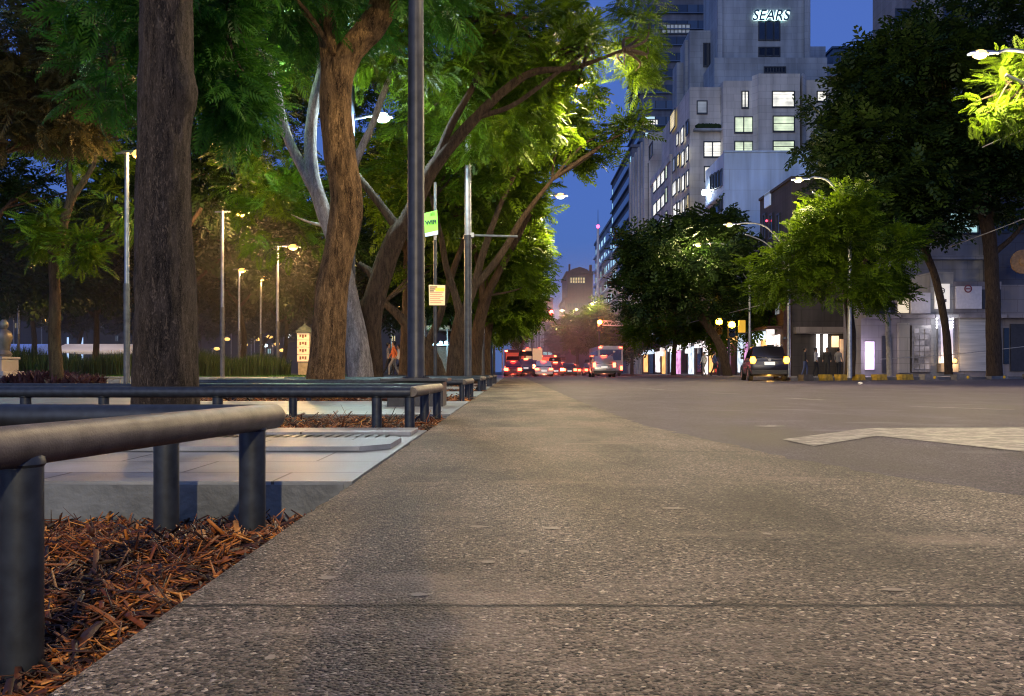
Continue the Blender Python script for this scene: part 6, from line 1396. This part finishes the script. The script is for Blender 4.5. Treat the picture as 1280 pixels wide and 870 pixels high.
# ================================================================ PEOPLE
SKIN = mat('skin', (.33, .19, .12), .55, 0, .08); M_hair = mat('hair_dark', (.015, .012, .01), .5)
def cloth(n, c): return mat('cloth_' + n, c, .85, 0, .15, 12)
def person(label, x, y, z, rz, shirt, trousers, hgt=1.68, stride=.14, bag=None, arm=0., group=None):
    """one continuous skinned figure, posed mid-stride or standing; face looks to -y before the turn rz"""
    t = thing('person', label, 'person', (x, y, z), rz, group); k = hgt / 1.7
    J = {'pel': (0, 0, .92), 'sp': (0, .01, 1.12), 'ch': (0, .0, 1.32), 'nk': (0, -.01, 1.45), 'hd': (0, -.03, 1.56), 'tp': (0, -.01, 1.67),
         'shl': (.17, 0, 1.38), 'ell': (.23, .03 + stride * .5, 1.12), 'wrl': (.22, -.06 + stride * .6 - arm, .92 + arm), 'hal': (.215, -.10 + stride * .6 - arm * 1.2, .85 + arm),
         'shr': (-.17, 0, 1.38), 'elr': (-.23, .03 - stride * .5, 1.12), 'wrr': (-.22, -.08 - stride * .6, .92), 'har': (-.215, -.12 - stride * .6, .85),
         'hil': (.09, 0, .86), 'knl': (.10, -.03 - stride, .48), 'anl': (.10, .02 - stride * 1.2, .08), 'tol': (.11, -.14 - stride * 1.2, .035),
         'hir': (-.09, 0, .86), 'knr': (-.10, -.02 + stride * .6, .48), 'anr': (-.10, .05 + stride * 1.3, .085), 'tor': (-.11, -.10 + stride * 1.3, .035)}
    Rr = {'pel': .135, 'sp': .125, 'ch': .145, 'nk': .055, 'hd': .088, 'tp': .075, 'shl': .068, 'ell': .045, 'wrl': .032, 'hal': .036, 'shr': .068, 'elr': .045, 'wrr': .032, 'har': .036,
          'hil': .095, 'knl': .062, 'anl': .043, 'tol': .036, 'hir': .095, 'knr': .062, 'anr': .043, 'tor': .036}
    E = [('pel', 'sp'), ('sp', 'ch'), ('ch', 'nk'), ('nk', 'hd'), ('hd', 'tp'), ('ch', 'shl'), ('shl', 'ell'), ('ell', 'wrl'), ('wrl', 'hal'), ('ch', 'shr'), ('shr', 'elr'), ('elr', 'wrr'), ('wrr', 'har'), ('pel', 'hil'), ('hil', 'knl'), ('knl', 'anl'), ('anl', 'tol'), ('pel', 'hir'), ('hir', 'knr'), ('knr', 'anr'), ('anr', 'tor')]
    names = list(J); idx = {n: i for i, n in enumerate(names)}
    me = bpy.data.meshes.new('skeleton'); me.from_pydata([tuple(c * k for c in J[n]) for n in names], [(idx[a], idx[b_]) for a, b_ in E], [])
    o = bpy.data.objects.new('skeleton', me); col.objects.link(o)
    sk = o.modifiers.new('s', 'SKIN'); sk.use_smooth_shade = True
    for i, n in enumerate(names):
        v = me.skin_vertices[0].data[i]; r = Rr[n] * k; v.radius = (r, r * (.75 if n in ('pel', 'sp', 'ch') else 1)); v.use_root = n == 'pel'
    su = o.modifiers.new('u', 'SUBSURF'); su.levels = 1; su.render_levels = 1
    dg = bpy.context.evaluated_depsgraph_get(); m2 = bpy.data.meshes.new_from_object(o.evaluated_get(dg)); bpy.data.objects.remove(o)
    m2.materials.clear()
    for m in (SKIN, shirt, trousers, M_trim): m2.materials.append(m)
    for p in m2.polygons:
        c = p.center / k; hand = abs(c.x) > .17 and c.z < .97 + arm * .6 and c.z > .78 or (abs(c.x) > .2 and c.y < -.09 - arm and c.z < 1.0 + arm)
        p.material_index = 3 if c.z < .09 else 0 if hand or c.z > 1.44 else 1 if c.z > .90 else 2
        p.use_smooth = True
    b = bpy.data.objects.new('body', m2); col.objects.link(b); b.parent = t
    mb = MB(); mb.sphere((0, .012 * k, 1.61 * k), .108 * k, 12, sc=(.95, 1.02, 1)); mb.v = [v for v in mb.v]
    hv = MB(); hv.v = [(a, max(b_, -.055 * k) if c < 1.64 * k else b_, c) for a, b_, c in mb.v]; hv.f = mb.f; hv.m = mb.m
    smooth_angle(mesh_obj('hair', [(a, b_ + .02 * k, c + .012 * k) for a, b_, c in hv.v], hv.f, M_hair, t, True))
    fc = MB(); fc.sphere((0, -.115 * k, 1.555 * k), .018 * k, 8, sc=(.8, 1.1, 1.3)); mesh_obj('nose', fc.v, fc.f, SKIN, t, True)
    if bag: bg = MB(); bg.box(-.36 * k, -.22 * k, -.14, .12, .52 * k, .84 * k, bev=.03); mesh_obj('bag', bg.v, bg.f, bag, t, True)
    return t
K_ = cloth('black', (.02, .02, .025)); K_p = cloth('pale_pink', (.55, .42, .42)); K_o = cloth('orange', (.55, .13, .04)); K_b = cloth('blue', (.05, .07, .16)); K_w = cloth('white', (.6, .58, .56)); K_g = cloth('grey', (.2, .19, .19))
def pp(px, Y, *a, **k): return person(a[0], xx(px, Y), Y, .15, *a[1:], **k)
pp(1062, 50, 'person in a dark top and pale pink trousers standing at the far kerb', .5, K_, K_p, stride=.03)
pp(1034, 51, 'person all in black standing left of the one in pale trousers', -.6, K_, K_, stride=.05)
pp(1048, 52, 'person in a grey jacket half behind the one in pale trousers', 2.2, K_g, K_, stride=.04)
pp(1020, 51.5, 'person in dark clothes and white top at the left of the waiting group', .9, K_w, K_, stride=.08)
pp(893, 60, 'person in blue walking by the lit shops left of the dark hazard lit car', 1.5, K_b, K_, stride=.2)
pp(880, 62, 'person in a white shirt bending toward the shop light beyond the dark car', -1.2, K_w, K_g, stride=.12)
pp(1006, 50.5, 'person in black beside the white light tubes, just right of the dark car', 1.2, K_, K_b, stride=.1)
for i, (px, Y, sh, tr, lab) in enumerate([(486, 44, K_g, K_, 'person in grey walking in the park just right of the pale trunk'), (497, 47, K_w, K_b, 'person in a white shirt and blue trousers among the park walkers'), (488.5, 55, K_b, K_, 'person in blue deeper among the park walkers'),
                                          (492, 42, K_o, K_g, 'person in an orange shirt walking in the park'), (500, 50, K_, K_g, 'person in black close to the left side of the thick lamp post'), (503, 58, K_w, K_, 'distant person in white near the thick lamp post')]):
    person(lab, xx(px + (i % 3) * 1.5, Y), Y, .2, [1.4, -1.5, 1.7, -1.3, .3, 2][i], sh, tr, stride=[.2, .18, .1, .2, .05, .1][i], bag=K_ if i == 1 else None)

t = person('person standing behind the camera, whose long shadow falls on the gutter', .02, -.40, 0, PI * .5, K_, K_b, hgt=1.62, stride=.02)

# ================================================================ HAZE over the park and over the queue
def haze(name, label, x0, x1, y0, y1, z0, z1, dens, c):
    m = bpy.data.materials.new(name + '_air'); m.use_nodes = True; N, L = nt(m); N.remove(N['Principled BSDF'])
    v = N.new('ShaderNodeVolumeScatter'); v.inputs['Density'].default_value = dens; v.inputs['Color'].default_value = c + (1,); v.inputs['Anisotropy'].default_value = .55
    L.new(v.outputs[0], N['Material Output'].inputs['Volume']); mb = MB(); mb.box(x0, x1, y0, y1, z0, z1); o = mb.build(name, m); tag(o, label, 'haze', kind='stuff'); return o
haze('park_haze', 'thin lamp lit haze hanging under the park trees on the left', -40, -6.2, 24.5, 100, .25, 5.4, .0024, (1, .95, .9))
haze('glow_haze', 'thin added haze spreading the red glow over the queue of tail lights', -1, 13, 78, 160, .05, 12, .006, (1, .95, .95))  # added volume that gives the red lamps their halos
